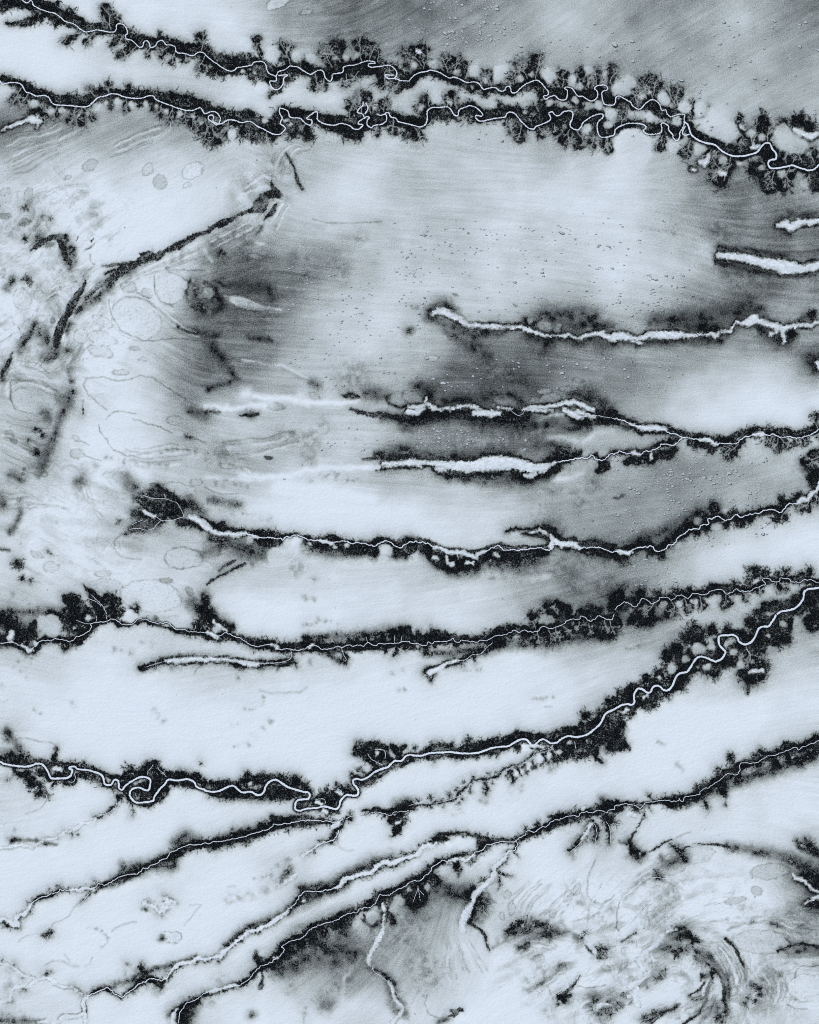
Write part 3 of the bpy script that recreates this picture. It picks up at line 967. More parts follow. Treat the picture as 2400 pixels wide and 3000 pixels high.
D 1190,420,30 830,200,24 1650,160,60
W 0,385,20 60,375,12 130,380,12 200,380,12 260,390,14 330,415,16 400,425,24 440,420,14
w 4 440,415 520,412 600,410 680,395 720,375 735,340 725,300
d 0,365,6 100,365,6 200,370,8 280,385,8 360,395,10 440,400,12 520,395,14 600,390,14 680,385,14 730,380,24 730,320,14
d 0,400,8 60,395,8 200,400,10 260,415,24 320,435,24 400,440,12 460,435,14 560,425,14 660,415,14 740,400,20
d 620,430,10 620,455,8
d 755,400,14 775,435,10
S 260,440,22 320,460,22 280,540,22
S 440,450,22 500,453,22 560,456,22 620,460,22
D 290,430,36
S 820,330,28 900,400,28 780,430,28
n 20 150,310 350,330 550,350
m 10 470,640 560,665 700,660 800,655 860,610
S 340,800,15 373,793,15 406,786,15 440,780,15 470,760,15 500,740,15 500,700,15
S 380,1090,24 430,1030,24 500,960,24 560,910,24
S 240,1110,15 285,1100,15 330,1090,15 390,1110,15
S 820,100,17 860,95,17 900,90,17 930,60,17 960,30,17 1010,45,17 1060,60,17 1120,90,17
S 1580,495,19 1660,470,19
S 1630,650,15 1680,640,15
S 230,930,15 270,935,15
d 0,1440,34 80,1440,40 180,1440,36 260,1450,46 340,1420,50 420,1400,46 500,1390,50 580,1390,46 680,1400,46 740,1420,46 820,1450,46 870,1490,34 890,1530,30
d 30,1500,30 130,1510,44 230,1510,44 330,1520,34 420,1520,40 520,1490,60 600,1500,60 700,1520,50 800,1510,40
c 560,1540,30 640,1550,30 180,1550,24 720,1470,50 780,1400,36 850,1440,30 360,1370,36 470,1360,24 530,1360,20 610,1365,26 700,1370,20 360,1335,14 320,1460,50
d 360,1335,10 370,1400,30
d 690,1360,12 740,1400,26
D 160,1500,60 560,1530,50 750,1400,60
d 900,1550,30 830,1590,60 780,1620,26 800,1660,16 880,1650,16
d 880,1570,40 960,1570,50 1050,1580,60 1120,1560,50 1160,1500,40 1120,1450,30 1110,1420,10
d 960,1650,24 1050,1640,30 1110,1640,24 1030,1690,30
c 1035,1475,24 1000,1530,50 1080,1520,40
d 1240,1360,20 1260,1420,40 1290,1450,24 1290,1510,24 1220,1510,24 1190,1440,26
d 1260,1370,20 1350,1370,20 1420,1330,26 1500,1290,26 1580,1260,26 1650,1220,20 1725,1190,24
d 1330,1430,40 1400,1400,36 1450,1370,20 1560,1300,14 1725,1240,14
c 1295,1305,20 1330,1330,20
d 1310,1090,36 1280,1160,40 1350,1130,50 1420,1100,44 1490,1100,26 1540,1140,20
d 1300,1170,36 1350,1210,30 1400,1240,24 1470,1290,20
d 1360,1170,36 1430,1200,50 1500,1200,50 1560,1230,36
d 1570,1110,24 1610,1150,40 1620,1190,30 1670,1120,24 1640,1160,24
i 1450,1180,26 380,1430,20 1130,1500,14
w 9 1430,1140 1500,1140 1520,1165 1520,1210
w 8 1370,1170 1400,1215 1440,1240 1500,1270
W 935,1570,12 970,1590,10 990,1600,8
w 9 935,1565 960,1555 1000,1555 1015,1580 1010,1600
W 1000,1650,12 1030,1670,12
W 1110,1495,12 1150,1515,12
w 7 1110,1490 1130,1475 1165,1500
r I 0,1483 60,1495 110,1490 160,1470 210,1447 250,1450 290,1485 320,1500 390,1495 430,1518 470,1520 500,1495 510,1455 540,1415 590,1393 640,1415 700,1455 760,1475 830,1495 870,1500 885,1525 870,1555 830,1560 785,1565 765,1590 765,1640 800,1655 860,1638 940,1630 1010,1618 1060,1630 1110,1638 1135,1610 1140,1580 1170,1540 1200,1520 1230,1525 1280,1525 1295,1495 1280,1460 1255,1430 1250,1400 1275,1385 1330,1392 1380,1370 1430,1330 1480,1305 1540,1285 1575,1255 1600,1235 1660,1232 1690,1195 1725,1185
d 560,1720,30 650,1715,20 830,1705,24 900,1715,24
r L2 1190,1720 1240,1705 1310,1700 1360,1700 1390,1675 1440,1670 1500,1675 1560,1690 1590,1670 1640,1665 1725,1650
d 1340,1650,14 1400,1650,24 1500,1655,26 1580,1650,26 1650,1640,30 1725,1620,50
c 1650,1700,50 1510,1690,24 1220,1680,20
D 1640,1610,50 1700,1580,40
k 150,673,6 915,685,4 640,770,3 660,885,4 128,788,3
T 2 3
r H 0,240 50,245 135,262 160,228 190,245 215,228 300,225 350,220 365,205 385,225 420,230 440,215 490,225 560,232 600,218 650,222 690,200 730,178 800,170 850,155 885,130 920,148 970,130 1010,145 1080,140 1120,105 1180,120 1240,108 1290,85 1340,45 1430,42 1445,18 1475,20 1520,60 1560,35 1600,12 1640,35 1700,45 1725,0
d 0,215,50 60,220,36 140,220,60 220,190,70 320,200,44 420,210,36 520,215,34 600,210,34 700,180,44 780,150,50 850,120,46 950,130,50 1050,130,50 1130,130,60 1230,120,70 1320,90,70 1420,80,90 1520,90,80 1620,90,80 1725,80,70
c 20,280,30 90,280,26 140,300,30 215,265,24 390,260,24 760,200,60 680,230,60 840,180,46 960,170,46 1060,60,50 1050,20,60 1300,20,50 1700,150,60 1600,150,50 1500,130,50
d 80,140,14 90,190,26
d 180,130,20 220,170,40
d 140,280,30 130,330,16
g 1080,130,1060,210,60
g 1170,130,1190,200,60
g 1230,120,1240,190,60
g 1300,100,1310,150,60
g 1430,60,1430,110,50
g 1510,80,1520,140,60
g 1640,50,1640,110,50
g 1690,50,1700,130,60
g 1060,120,1040,30,40
D 1150,240,70 1250,240,60 760,270,20 1650,180,60
D 130,340,30 1060,240,50
i 1160,40,50 1200,50,30 1110,60,24 1260,160,12 1135,160,10 1470,90,14 1380,80,10
d 780,250,30 720,250,40 660,280,24 600,320,24 540,340,26 480,360,24 430,390,20 350,390,22 300,400,16
d 560,340,24 550,380,20
d 440,420,14 350,420,14 310,440,10
d 290,410,10 220,440,8 130,470,14 120,490,16 150,520,8
d 220,510,10 170,550,10
w 4 660,270 600,330 530,340 470,380 400,390
W 400,390,6 340,400,8 280,430,16 220,465,22 170,495,22
w 4 700,240 660,270
m 7 1140,780 1200,775
S 1040,720,15 1080,715,15 1120,710,15 1160,705,15 1200,700,15
S 450,480,15 487,475,15 525,470,15 562,465,15 600,460,15
D 320,250,10
d 0,1200,30 60,1200,30 130,1150,30 220,1110,30 330,1110,26 400,1150,30 480,1140,40 560,1110,40 660,1100,40 740,1070,44 830,1070,44 900,1030,44 1000,1030,40 1100,1030,30 1180,1050,34 1240,1040,44 1320,1000,44 1400,990,46 1480,980,46 1560,930,50 1620,860,46 1680,800,46 1725,740,40
d 0,1230,20 100,1200,20 200,1200,22 300,1190,20 400,1200,20 500,1195,20 580,1185,24 680,1160,20 800,1130,16 860,1100,20
c 200,1090,20 350,1090,20 490,1070,40 500,1110,40 905,1120,36 910,1000,26 1240,1000,26 1490,860,50 1600,820,36 1680,740,40 1450,930,30 570,1210,14 730,1185,14 380,1210,14 200,1230,14 40,1130,20
d 1250,1100,46 1320,1080,60 1400,1080,80 1480,1070,80 1560,1050,70 1640,980,70 1700,900,60 1725,860,60
d 1320,1150,60 1400,1160,70 1500,1150,50 1560,1140,40 1250,1210,40 1300,1180,40
d 1560,1180,20 1620,1240,12
D 1560,1030,80 1680,1080,60 1650,1000,60
d 1720,1100,50 1680,1120,34
c 1725,1130,34
i 980,1110,24 1350,1080,24 1490,1070,20 
d 1180,1120,14 1100,1140,13 1040,1180,11 1000,1220,9 950,1250,9 880,1270,11 830,1290,11 770,1320,12 730,1360,14 660,1380,14 600,1390,13 540,1400,13 500,1430,13 460,1480,14 420,1510,14 380,1550,14 300,1570,14 220,1590,14 140,1600,14 60,1620,14 0,1630,16
c 1140,1180,23 1180,1250,16 1230,1230,25 1110,1270,15 1050,1290,16 990,1320,15 940,1350,14 890,1390,16 870,1410,14 1130,1130,16 820,1370,11 700,1420,11 660,1340,12 720,1330,11 790,1300,11 540,1370,12 450,1410,11 520,1500,8 460,1550,11 400,1480,18 410,1590,11 330,1520,21 290,1620,11 180,1540,23 180,1620,14 70,1560,16 40,1640,16
d 1030,1260,14 1060,1290,14
d 960,1290,14 990,1320,12
d 890,1280,12 930,1340,16 
d 850,1330,14 870,1400,18
d 640,1420,14 655,1470,20 650,1510,18
d 510,1450,14 525,1500,7
d 1150,1160,16 1150,1240,16
d 1210,1150,16 1220,1200,20
i 1095,1215,36 1185,1190,28 1265,1160,30 1005,1280,22 890,1335,28 960,1315,24 1050,1250,12 980,1130,40
w 5 1210,1090 1190,1120 1100,1150 1060,1160 1030,1210 970,1250 940,1275 870,1280 830,1310 750,1335
w 4 520,1420 490,1470 440,1520 370,1550 320,1570 200,1590 80,1590 0,1610
W 950,1110,10 990,1110,12 1040,1115,10 1130,1110,5
w 3 1400,1130 1390,1070
w 2 1530,900 1500,880
r I 0,1183 60,1190 100,1190 180,1168 260,1165 340,1160 420,1170 500,1173 580,1165 640,1145 700,1125 750,1117 830,1110 890,1075 940,1053 980,1053 1010,1080 1035,1108 1060,1095 1100,1060 1135,1053 1165,1070 1190,1085 1240,1080 1280,1050 1330,1025 1380,1030 1430,1032 1500,1010 1550,975 1600,930 1630,880 1645,845 1680,820 1725,800
S 850,1460,28 950,1460,28
S 1200,1310,33 1240,1290,33
S 600,1560,28 640,1580,28
S 380,1680,26 430,1660,26
i 1610,850,8
r P2 1270,1725 1340,1700 1390,1690 1420,1705 1435,1690 1430,1675 1490,1665 1540,1670 1600,1650 1660,1670 1680,1645 1725,1640
d 1180,1710,14 1280,1690,30 1380,1670,34 1460,1670,36 1540,1660,40 1620,1640,44 1680,1600,44 1725,1600,44
c 1660,1700,50 1500,1700,40 1700,1720,50
D 1620,1560,40
W 1450,1640,12 1470,1630,12
k 55,880,6
T 3 3
r I 0,800 50,770 100,755 150,760 170,740 165,695 175,655 200,627 240,632 270,655 305,655 325,615 355,600 390,612 420,640 460,635 490,600 520,530 550,498 610,485 640,450 680,385 720,355 770,365 830,390 860,395 910,370 935,320 915,290 885,255 878,200 895,180 960,175 1010,175 1040,200 1055,235 1100,252 1150,235 1190,180 1215,125 1250,103 1300,100 1330,60 1365,5
d 0,770,50 80,730,60 150,640,50 240,620,50 300,600,50 380,600,60 450,580,50 520,500,50 600,450,60 660,380,50 740,340,40 840,360,50 900,320,40 880,220,40 950,160,40 1060,170,50 1150,200,50 1220,130,46 1280,90,50 1340,40,40
c 60,680,46 150,620,30 270,550,40 380,500,50 440,450,40 450,350,60 520,300,60 560,380,60 640,320,40 680,170,90 640,200,70 820,140,50 960,120,40 1080,150,40 1150,70,60 1240,30,50 740,250,40
d 0,840,40 100,780,50 200,740,50 300,720,50 400,660,50 480,620,50 560,560,50 640,500,40 720,430,50 820,450,50 900,430,50 960,390,40 1000,300,50 1060,280,50 1150,280,40 1250,210,60 1350,180,60 1420,130,70 1460,60,50
c 30,860,60 130,820,50 40,920,50 260,770,40 430,680,40 570,600,40 850,490,50 780,480,40 1010,340,50 620,540,40 330,750,40 980,410,40 1430,200,60 1370,240,50 1400,40,60 1330,110,40
d 1110,290,26 1130,350,40 1110,430,40 1080,500,40
c 1200,350,60 1220,430,70 1150,480,80 1210,500,70 1130,540,60 1240,310,40 1180,560,40
D 1180,420,120 1150,520,100 1120,600,50 1130,660,20
S 20,800,80 400,640,80 800,460,80 1380,200,100 560,340,100
g 1110,270,1150,370,50
w 3 1115,290 1140,330
W 1150,480,10 1250,475,14
i 590,380,36 490,450,44 710,300,60 820,280,30 380,540,20 780,440,34 1010,320,34 1420,90,34 1300,180,26 940,260,26 1540,80,50 1060,420,40 700,440,16 1160,400,14
W 275,690,15
W 245,710,7 255,690,6
W 110,800,10 60,825,6
d 0,980,50 30,1030,30 80,1060,14 100,1110,24 30,1110,40 0,1130,36
b 70,960,14 70,1020,10 90,1070,10 130,1140,10
D 40,1000,50 60,1090,40
d 1640,40,50 1700,60,60 1660,100,50 1725,100,30
D 1680,100,60
D 30,0,50 10,100,40 0,150,40
d 0,50,40 0,150,24
d 200,30,80 300,30,60 140,50,50
D 260,60,60 450,20,50
r P2 0,1620 40,1605 100,1598 160,1605 220,1635 245,1610 260,1585 330,1582 400,1568 450,1565 500,1575 545,1565 545,1550 565,1575 585,1575 595,1535 660,1527 720,1515 725,1490 760,1470 800,1460 825,1440 870,1410 900,1385 940,1355 980,1342 1030,1348 1060,1310 1060,1275 1085,1250 1190,1252 1240,1220 1310,1190 1370,1180 1440,1155 1520,1120 1560,1142 1600,1110 1650,1095 1725,1060
d 0,1610,30 80,1600,20 160,1600,16 240,1590,16 330,1580,20 400,1570,34 480,1580,50 560,1570,50 640,1540,44 720,1500,44 800,1450,44 880,1390,44 960,1340,44 1040,1300,44 1100,1260,40 1180,1240,36 1250,1210,36 1320,1190,40 1400,1160,40 1480,1130,44 1560,1120,44 1640,1090,40 1725,1060,44
d 0,1650,20 60,1640,26 
c 190,1640,40 500,1610,40 880,1320,36 990,1220,40 980,1190,26 1240,1160,34 1180,1210,30 1450,1100,30 1700,1040,40 900,1450,50 1050,1380,46 1210,1270,36 1340,1260,40 1480,1220,50 1560,1230,50 1640,1190,60 1700,1140,50 760,1440,30 700,1460,26
d 280,1520,8 310,1550,16 330,1570,16
d 270,1610,8 310,1660,8
d 250,1630,10 250,1720,6
d 870,1440,30 910,1480,24 930,1520,14
d 750,1530,20 770,1590,24 790,1630,18
w 3 800,1600 795,1660 765,1700
m 5 790,1640 800,1670 760,1720
d 925,1580,8 930,1615,10
m 8 940,1540 925,1590
D 1550,1240,70 900,1460,50 1220,1310,16 1360,1290,30 560,1600,40 1680,1180,60
i 1500,1200,14 120,1540,20
W 130,1680,26 180,1700,12
k 690,803,5 20,1095,8
S 540,1270,22 560,1300,22
S 370,1080,22 410,1090,22
S 100,290,15 133,280,15 166,270,15 200,260,15
T 0 4
W 0,250,8 80,230,9 140,218,9 230,230,10 280,240,10 320,215,9 370,165,10 450,162,10 500,130,8 550,95,8 610,100,10 660,65,12 710,35,9 780,30,10 800,0,8
m 3 350,180 400,150 470,150 540,85
m 3 260,245 300,240
m 3 630,110 720,45
d 540,95,7 590,105,8
d 600,110,5 605,140,6
c 650,130,7 105,175,10 490,145,8 370,175,8
D 110,170,24 480,210,14
m 10 30,255 150,240 350,230
S 50,165,22 110,160,22 130,80,22
r L 0,860 40,840 75,865 100,885 140,890 155,885 130,855 135,830 170,800 205,805 230,775 260,750 265,715 290,690 330,665 370,655 400,648 440,625 490,612 510,590 535,602 600,595 660,592 700,578 760,585 800,575 825,540 880,555 940,530 1000,490 1080,465 1160,460 1210,415 1245,412 1270,390 1330,365 1360,340 1410,325 1440,275 1500,255 1560,230 1600,212 1650,215 1725,205
W 0,855,12 40,838,12 75,865,16 100,885,14 150,888,16 135,850,12 170,800,14 205,800,14 235,760,14 265,720,12
W 600,592,8 670,595,10 700,578,12 780,585,12
d 0,870,18 80,890,24 150,900,24 150,840,22 220,790,24 265,720,24 310,680,22 400,650,20 490,610,18 560,595,16 650,595,16 760,590,20 830,550,18 900,545,18 1000,495,20 1090,460,30 1180,445,26 1260,400,20 1350,355,22 1430,310,40 1500,280,46 1560,240,36 1640,220,44 1725,215,44
d 515,600,10 520,560,4
c 415,595,10 490,575,12 240,695,8 800,520,6 1100,430,20
S 230,700,15 240,690,15
D 800,620,14 1120,400,50 1360,400,50 1460,400,50 1500,200,60 1580,150,60 1650,180,50 950,560,24 1050,390,40
m 8 770,600 745,650 690,700 620,750 590,800 510,855 440,885 428,940 430,960
d 770,600,10 740,650,7 690,700,5
w 4 760,620 690,700 620,750 590,800 520,850
d 430,970,18 375,980,10 
c 430,970,26 375,985,18
m 8 160,1030 210,985 300,970 380,970
m 8 890,980 900,1040 880,1070 850,1070
m 8 780,1170 760,1215 710,1240
m 8 545,1140 570,1170 590,1200
S 760,920,15 805,935,15 850,950,15 875,975,15 900,1000,15
m 12 380,1230 440,1195 520,1190 600,1230 660,1240
m 10 940,940 1020,890 1150,860
n 8 1170,800 1290,780
W 1390,960,4 1420,975,30 1450,1000,40 1490,990,38 1510,1000,22
W 1490,960,12 1500,1020,20 1450,1030,20
m 6 1390,955 1450,955 1500,945 1530,970 1535,1020 1480,1045 1400,1040
D 1370,1010,30
n 8 1510,940 1570,890 1640,830 1690,760
m 8 1560,890 1640,800 1690,720 1600,725
n 6 1480,700 1530,720 1680,715
W 1390,720,24 1430,690,18 1470,690,10
W 1390,730,30 1360,770,16 1340,780,10 1290,740,12 1240,715,14 1210,700,12
W 1400,660,14 1420,690,16
d 1380,640,5 1430,665,5 1480,695,6
d 1360,780,4 1362,810,4
m 6 1290,760 1340,770
S 1300,700,15 1330,740,15
S 1200,760,15 1240,765,15 1280,770,15
m 5 1205,680 1250,660 1285,690 1265,710
D 1230,760,20
c 1380,690,7 1245,700,12 1405,765,6 1325,785,6
W 0,1220,10 60,1218,10 120,1255,9 200,1305,9 270,1322,9 310,1362,10
W 0,1535,16 50,1530,10 85,1515,10 85,1470,10 110,1430,10 160,1410,10 220,1415,10 270,1380,10 330,1355,12 380,1338,12 430,1345,14 470,1385,14 520,1410,12 600,1418,10 660,1450,9 710,1480,8
m 6 100,1230 200,1295 290,1320 300,1350
m 8 450,1400 520,1425 620,1430
m 8 560,1400 650,1430 700,1470
m 10 60,1540 100,1520
d 600,1410,8 660,1440,10 720,1475,12
d 690,1470,14 740,1475,12
c 115,1240,12 200,1330,8 400,1310,16 380,1320,12 430,1290,8 205,1440,9 100,1520,10 15,1190,6
S 400,1310,30 100,1260,40 80,1410,50 200,1440,40 130,1310,20
r N 740,1490 780,1470 840,1450 900,1427 940,1445 990,1485 1020,1497 1060,1480 1110,1445 1140,1420 1160,1390 1220,1370 1270,1345 1330,1355 1380,1355 1410,1330 1440,1280 1490,1220 1540,1215 1600,1210 1650,1175 1725,1185
W 1390,1345,8 1420,1310,9 1460,1260,11 1500,1225,13 1550,1215,14 1610,1212,14 1650,1180,13 1690,1175,13 1725,1185,12
W 740,1490,10 710,1520,16 700,1560,14 700,1640,10
W 720,1650,14 715,1725,14
W 700,1645,16 620,1660,14 550,1655,20 510,1690,20 470,1725,20 
W 330,1710,14 420,1705,16 480,1720,14
m 6 490,1700 500,1650 540,1635 640,1645 690,1630
m 6 330,1690 300,1720
D 370,1710,24 1,1690,30
S 60,1660,60 200,1680,50
d 745,1480,16 800,1455,16 900,1428,16 960,1460,14 1020,1500,14 1080,1465,20 1150,1400,30 1220,1350,34 1290,1350,26 1370,1370,26 1420,1320,22 1490,1240,18 1560,1225,16 1640,1190,20 1725,1180,20
b 720,1500,8 730,1600,8 725,1680,5
b 690,1560,5 690,1620,6
d 1190,1210,7 1180,1250,26 1220,1310,30
d 1290,1370,18 1350,1400,30 1350,1430,14
S 1140,1350,80 1180,1280,50 1060,1290,24 1380,1270,40 1260,1300,40 1330,1430,50 1100,1420,50 1200,1390,60
D 900,1420,24 1640,1160,24 800,1450,30
c 1075,1218,7
W 1500,1600,4 1460,1640,14 1450,1725,20
d 1450,1630,14 1500,1590,20 1560,1560,40 1640,1530,24 1690,1500,16 1725,1470,16
d 1560,1600,40 1520,1650,44 1540,1720,60
d 1600,1570,40 1660,1540,20
D 1560,1640,80 1650,1540,50 1580,1700,60 1440,1660,40
r P 1500,1720 1510,1640 1550,1580 1560,1555 1620,1530 1660,1520 1680,1495 1725,1470
k 35,50,6 22,650,4 1685,808,5
T 1 4
r L 0,205 40,200 90,188 150,183 200,178 260,160 320,150 370,135 420,120 480,100 530,88 570,65 580,45 630,50 680,38 750,28 820,15 900,10 960,12 1040,20 1100,25 1150,10 1165,-10
d 0,215,46 80,200,46 160,180,44 240,170,44 320,150,40 420,120,40 500,90,46 580,60,46 680,40,46 780,30,44 880,25,40 960,20,36 1060,30,22 1150,30,14
c 60,240,36 220,200,40 350,180,30 540,90,30 560,30,50 460,50,30 700,50,40 900,40,30 1000,30,30 240,95,8 370,80,14
D 500,60,50 100,220,60 300,120,40 700,10,40
W 1090,60,20 1120,40,18
d 1170,20,10 1160,60,16 1130,90,20 1090,100,18 1090,140,22 1070,170,22
d 960,200,8 1040,180,14
c 970,190,14 930,270,10
r Q 1130,90 1115,140 1080,175 1020,195 960,220 920,250 870,280
d 1070,185,14 1000,205,10 940,240,10 890,275,8 850,290,4
W 1010,200,5 960,220,8 920,250,9 870,285,10 820,305,12
n 16 820,310 720,370 660,420 620,500 600,520
n 10 600,525 480,550 340,580 200,610 60,650
m 8 1110,170 1130,230 1190,270 1250,265
D 1060,200,20
S 560,430,28 630,390,28 700,350,28
S 420,510,15 455,502,15 490,495,15 525,487,15 560,480,15
m 12 190,575 250,570
S 200,680,37 290,665,37 380,650,37 500,600,37 580,560,37
D 710,430,30 660,500,24
W 700,525,8 730,500,16 760,470,18
W 680,545,8 700,530,8
m 5 690,500 720,480 740,455
c 650,530,12 700,440,14
d 1590,0,50 1640,30,50 1620,80,36 1590,130,14 1560,155,6
c 1700,10,20 
W 1620,35,10 1640,30,8
d 1190,0,24 1230,10,24
r N 0,1178 60,1165 120,1158 160,1125 210,1080 250,1050 290,1010 330,980 360,945 400,935 450,935 500,905 550,880 600,830 660,800 700,760 745,735 780,680 830,615 880,605 950,608 1020,597 1100,575 1140,560 1165,515 1200,495 1280,475 1340,465 1390,455 1440,410 1480,380 1530,368 1600,370 1660,340 1725,318
W 0,1178,12 60,1165,11 120,1158,11 160,1125,11 215,1080,13 270,1025,12 330,985,10 380,940,12 440,938,10 500,905,11 550,880,16 610,830,15 660,800,11 720,750,7
W 1100,575,8 1140,560,9 1170,510,13 1220,490,14 1290,478,18 1350,455,20 1400,455,16 1450,400,15 1500,370,16 1560,372,14 1620,365,14 1680,330,14 1725,318,14
d 0,1190,20 60,1175,20 130,1160,24 170,1120,22 230,1060,24 300,1010,24 370,945,20 450,940,18 520,900,20 600,840,22 670,800,18 740,740,14 790,680,22 840,610,20 920,605,20 1010,595,20 1100,575,30 1160,530,30 1220,490,30 1300,480,30 1390,455,30 1440,420,30 1500,375,30 1600,370,30 1680,340,30 1725,320,34
c 960,630,26 190,1060,20 370,910,16 830,590,12 1330,410,20 1430,360,26 1520,340,16 1660,290,16 1120,560,30 110,1210,10 1700,300,24
D 1000,630,30 880,640,50 840,680,26 800,580,30 1080,530,40 1420,360,50 1560,330,50 1350,410,30 180,1050,30 380,910,30 1200,540,40 1000,570,40
W 838,690,9
r P 0,1470 40,1445 100,1440 160,1420 220,1400 290,1400 340,1375 385,1330 410,1290 450,1265 480,1235 550,1210 610,1170 650,1130 670,1100 650,1075 700,1040 760,1020 820,1000 860,960 910,915 980,890 1040,873 1120,850 1180,810 1270,785 1330,750 1400,735 1440,700 1480,640 1540,640 1600,610 1660,580 1725,540
W 20,1450,8 100,1440,10 160,1420,10 220,1405,14 280,1405,8
W 590,1168,8 605,1165,8
d 0,1475,20 60,1460,24 140,1440,26 220,1410,30 300,1400,26 370,1350,26 420,1290,26 480,1240,36 560,1200,44 640,1140,40 680,1060,44 760,1010,44 840,980,40 920,920,44 1000,890,44 1100,850,36 1200,800,36 1280,780,36 1360,730,40 1430,680,40 1500,640,44 1600,610,44 1700,560,44 1725,540,44
d 1120,800,20 1240,760,20
c 440,1160,30 470,1200,40 560,1240,40 600,1190,50 700,1090,60 800,1040,60 900,980,60 1000,940,60 1100,890,60 1200,860,50 1480,690,60 1560,680,30 1500,620,30 1440,610,16
b 430,1110,8 415,1150,10 430,1190,12
b 475,1270,8 490,1340,8 465,1400,12
b 480,1400,10 465,1425,8
D 700,1180,110 850,1100,130 1000,1020,120 620,1260,70 800,1200,100 1000,1120,100 1200,1060,110 1250,1150,80 1150,900,80 1100,1200,70
S 1330,1080,60 1200,1160,80 1560,900,60 1540,820,50 1600,1020,60 1480,1040,60 1700,900,110 1500,1180,40 1700,1020,60 1520,1000,60
S 1130,1390,60 1200,1330,50 1000,1470,30
S 120,1370,50 400,1340,30 620,1300,50 720,1420,50 50,1520,50 40,1460,40 430,1170,40 800,920,50
D 1400,900,60 1440,830,50
d 1500,700,26 1500,780,16 1490,860,14 1540,740,20
c 1560,800,40 1440,880,36 1580,850,40 1340,850,12
W 1500,710,9 1505,750,18 1510,800,9 1502,860,6 1500,910,7 1495,950,20 1470,1000,30 1440,1060,20 1410,1110,18 1385,1160,20 1380,1210,14 1415,1250,8
w 6 1410,1240 1430,1290 1480,1320 1530,1360 1560,1365
W 1550,1370,10 1575,1410,12 1580,1460,16 1600,1520,14 1650,1570,10 1670,1595,8 1650,1630,9 1610,1680,14 1580,1725,14
d 1380,1250,14 1430,1270,12 1500,1310,14 1560,1350,18 1600,1380,14
m 10 1640,1550 1680,1600 1660,1660 1620,1700
D 1560,1440,40 1600,1600,40 1680,1640,30 1540,1350,50 1590,1380,30
b 1350,810,5 1345,860,6
i 1420,830,60 1600,740,50 1650,680,50 1720,590,20 1290,900,50 1340,940,60 1440,940,34 460,1320,26 480,1130,30
n 20 1310,1170 1240,1260 1180,1340 1160,1440 1160,1560
S 840,1640,15 850,1590,15 875,1560,15 900,1530,15 940,1505,15 980,1480,15 1020,1460,15 1060,1440,15
m 6 840,1640 835,1720
D 400,1650,40
k 1235,1418,6 1357,1610,4 1490,1640,4
D 1020,1560,70 
T 2 4
W 0,318,14 60,300,10 90,260,12 110,225,16 150,215,16 200,225,16 220,210,8
d 0,330,24 40,310,20 80,270,18 100,220,20 160,210,24 220,190,34 260,150,40 330,130,26 400,120,20 470,115,20 540,140,24 620,160,36 700,190,28
d 180,160,12 240,180,20 320,165,12
c 30,270,16 20,290,14 450,150,16 520,160,20 600,200,40 620,240,30 570,280,20 640,140,14
i 430,210,60 520,200,50 330,220,40 60,370,40
d 700,190,34 780,180,26 880,175,26 960,150,30 1040,110,36 1120,90,40 1200,50,44 1260,20,50 1340,0,50 1430,0,40
c 980,80,20 1080,40,26 1150,80,30 1040,130,20
r P 0,533 40,515 80,520 120,500 130,480 170,450 190,410 240,380 280,350 330,355 380,335 450,345 500,335 530,310 560,280 620,260 660,215 720,205 760,190 840,195 890,180 940,150 980,130 990,105 1060,105 1110,70 1160,60 1180,30 1210,10 1270,0
W 330,350,6 400,338,9 480,340,10 540,300,7
d 0,530,44 80,510,44 150,460,50 190,400,34 250,360,30 330,330,30 420,320,26 500,310,26 560,280,30 620,250,30 670,215,28
c 150,400,24 230,350,16 520,350,26 560,340,16 490,370,14 300,370,12
d 370,350,20 385,400,34 410,430,30 405,470,10
d 400,360,34 410,400,24
d 0,600,80 60,600,70 100,660,60 40,700,70
d 180,470,40 230,520,40
c 130,520,50 0,560,50 220,550,24
D 40,740,90 150,620,80 250,600,80 350,620,80 180,520,60
d 640,200,20 720,185,20
w 3 70,560 80,620 90,690
w 3 75,580 50,640 30,700
w 3 85,600 120,640 
i 140,570,30 
r R 895,185 905,215 890,260 850,265 820,290 800,330 740,390
d 900,190,14 910,230,14 890,260,12
d 885,280,8 920,330,4
d 840,260,8 810,290,14 820,330,16 790,370,14 750,400,14 740,440,12
d 710,400,6 690,440,10 690,480,8
W 870,268,6 830,275,10 800,320,14 750,370,14 720,400,16 720,450,16 690,500,20 640,550,22 580,610,24 550,640,20 530,690,14
W 530,700,8 510,740,20 480,790,40 450,850,34 450,930,30
D 480,850,20
d 740,430,14 770,460,16 830,480,12 870,475,6
c 620,510,26 660,500,16 530,600,34 500,650,40 480,620,26 600,620,30 560,650,40 560,700,30
d 600,660,26 550,720,26 540,780,20 510,860,24
d 750,500,14 775,550,12 760,600,10
D 640,700,60 600,760,80 580,820,60 490,640,80 380,620,80 250,600,90
m 10 650,580 670,660 730,710
m 6 670,560 740,520
m 8 520,860 580,920 630,970 650,1040 660,1090
b 500,860,18 540,890,10 600,930,8 640,980,9 655,1050,6 675,1105,6
m 12 700,1080 760,1050 820,1020
S 700,1070,20 760,1030,40 820,1000,50
c 850,940,36 880,910,34 930,880,34 980,880,36 1030,880,34 1070,900,30 880,960,24 1130,890,34 1140,930,30 1100,900,20
D 950,920,60 870,950,50 1200,950,60 1040,890,50
c 1200,950,34 1250,950,24 1190,990,26 1160,970,20
b 1110,990,8 1180,970,12
i 950,900,14 1050,900,10
c 980,1060,26 1010,1045,16 960,1070,14
D 920,1090,30 1000,1060,30
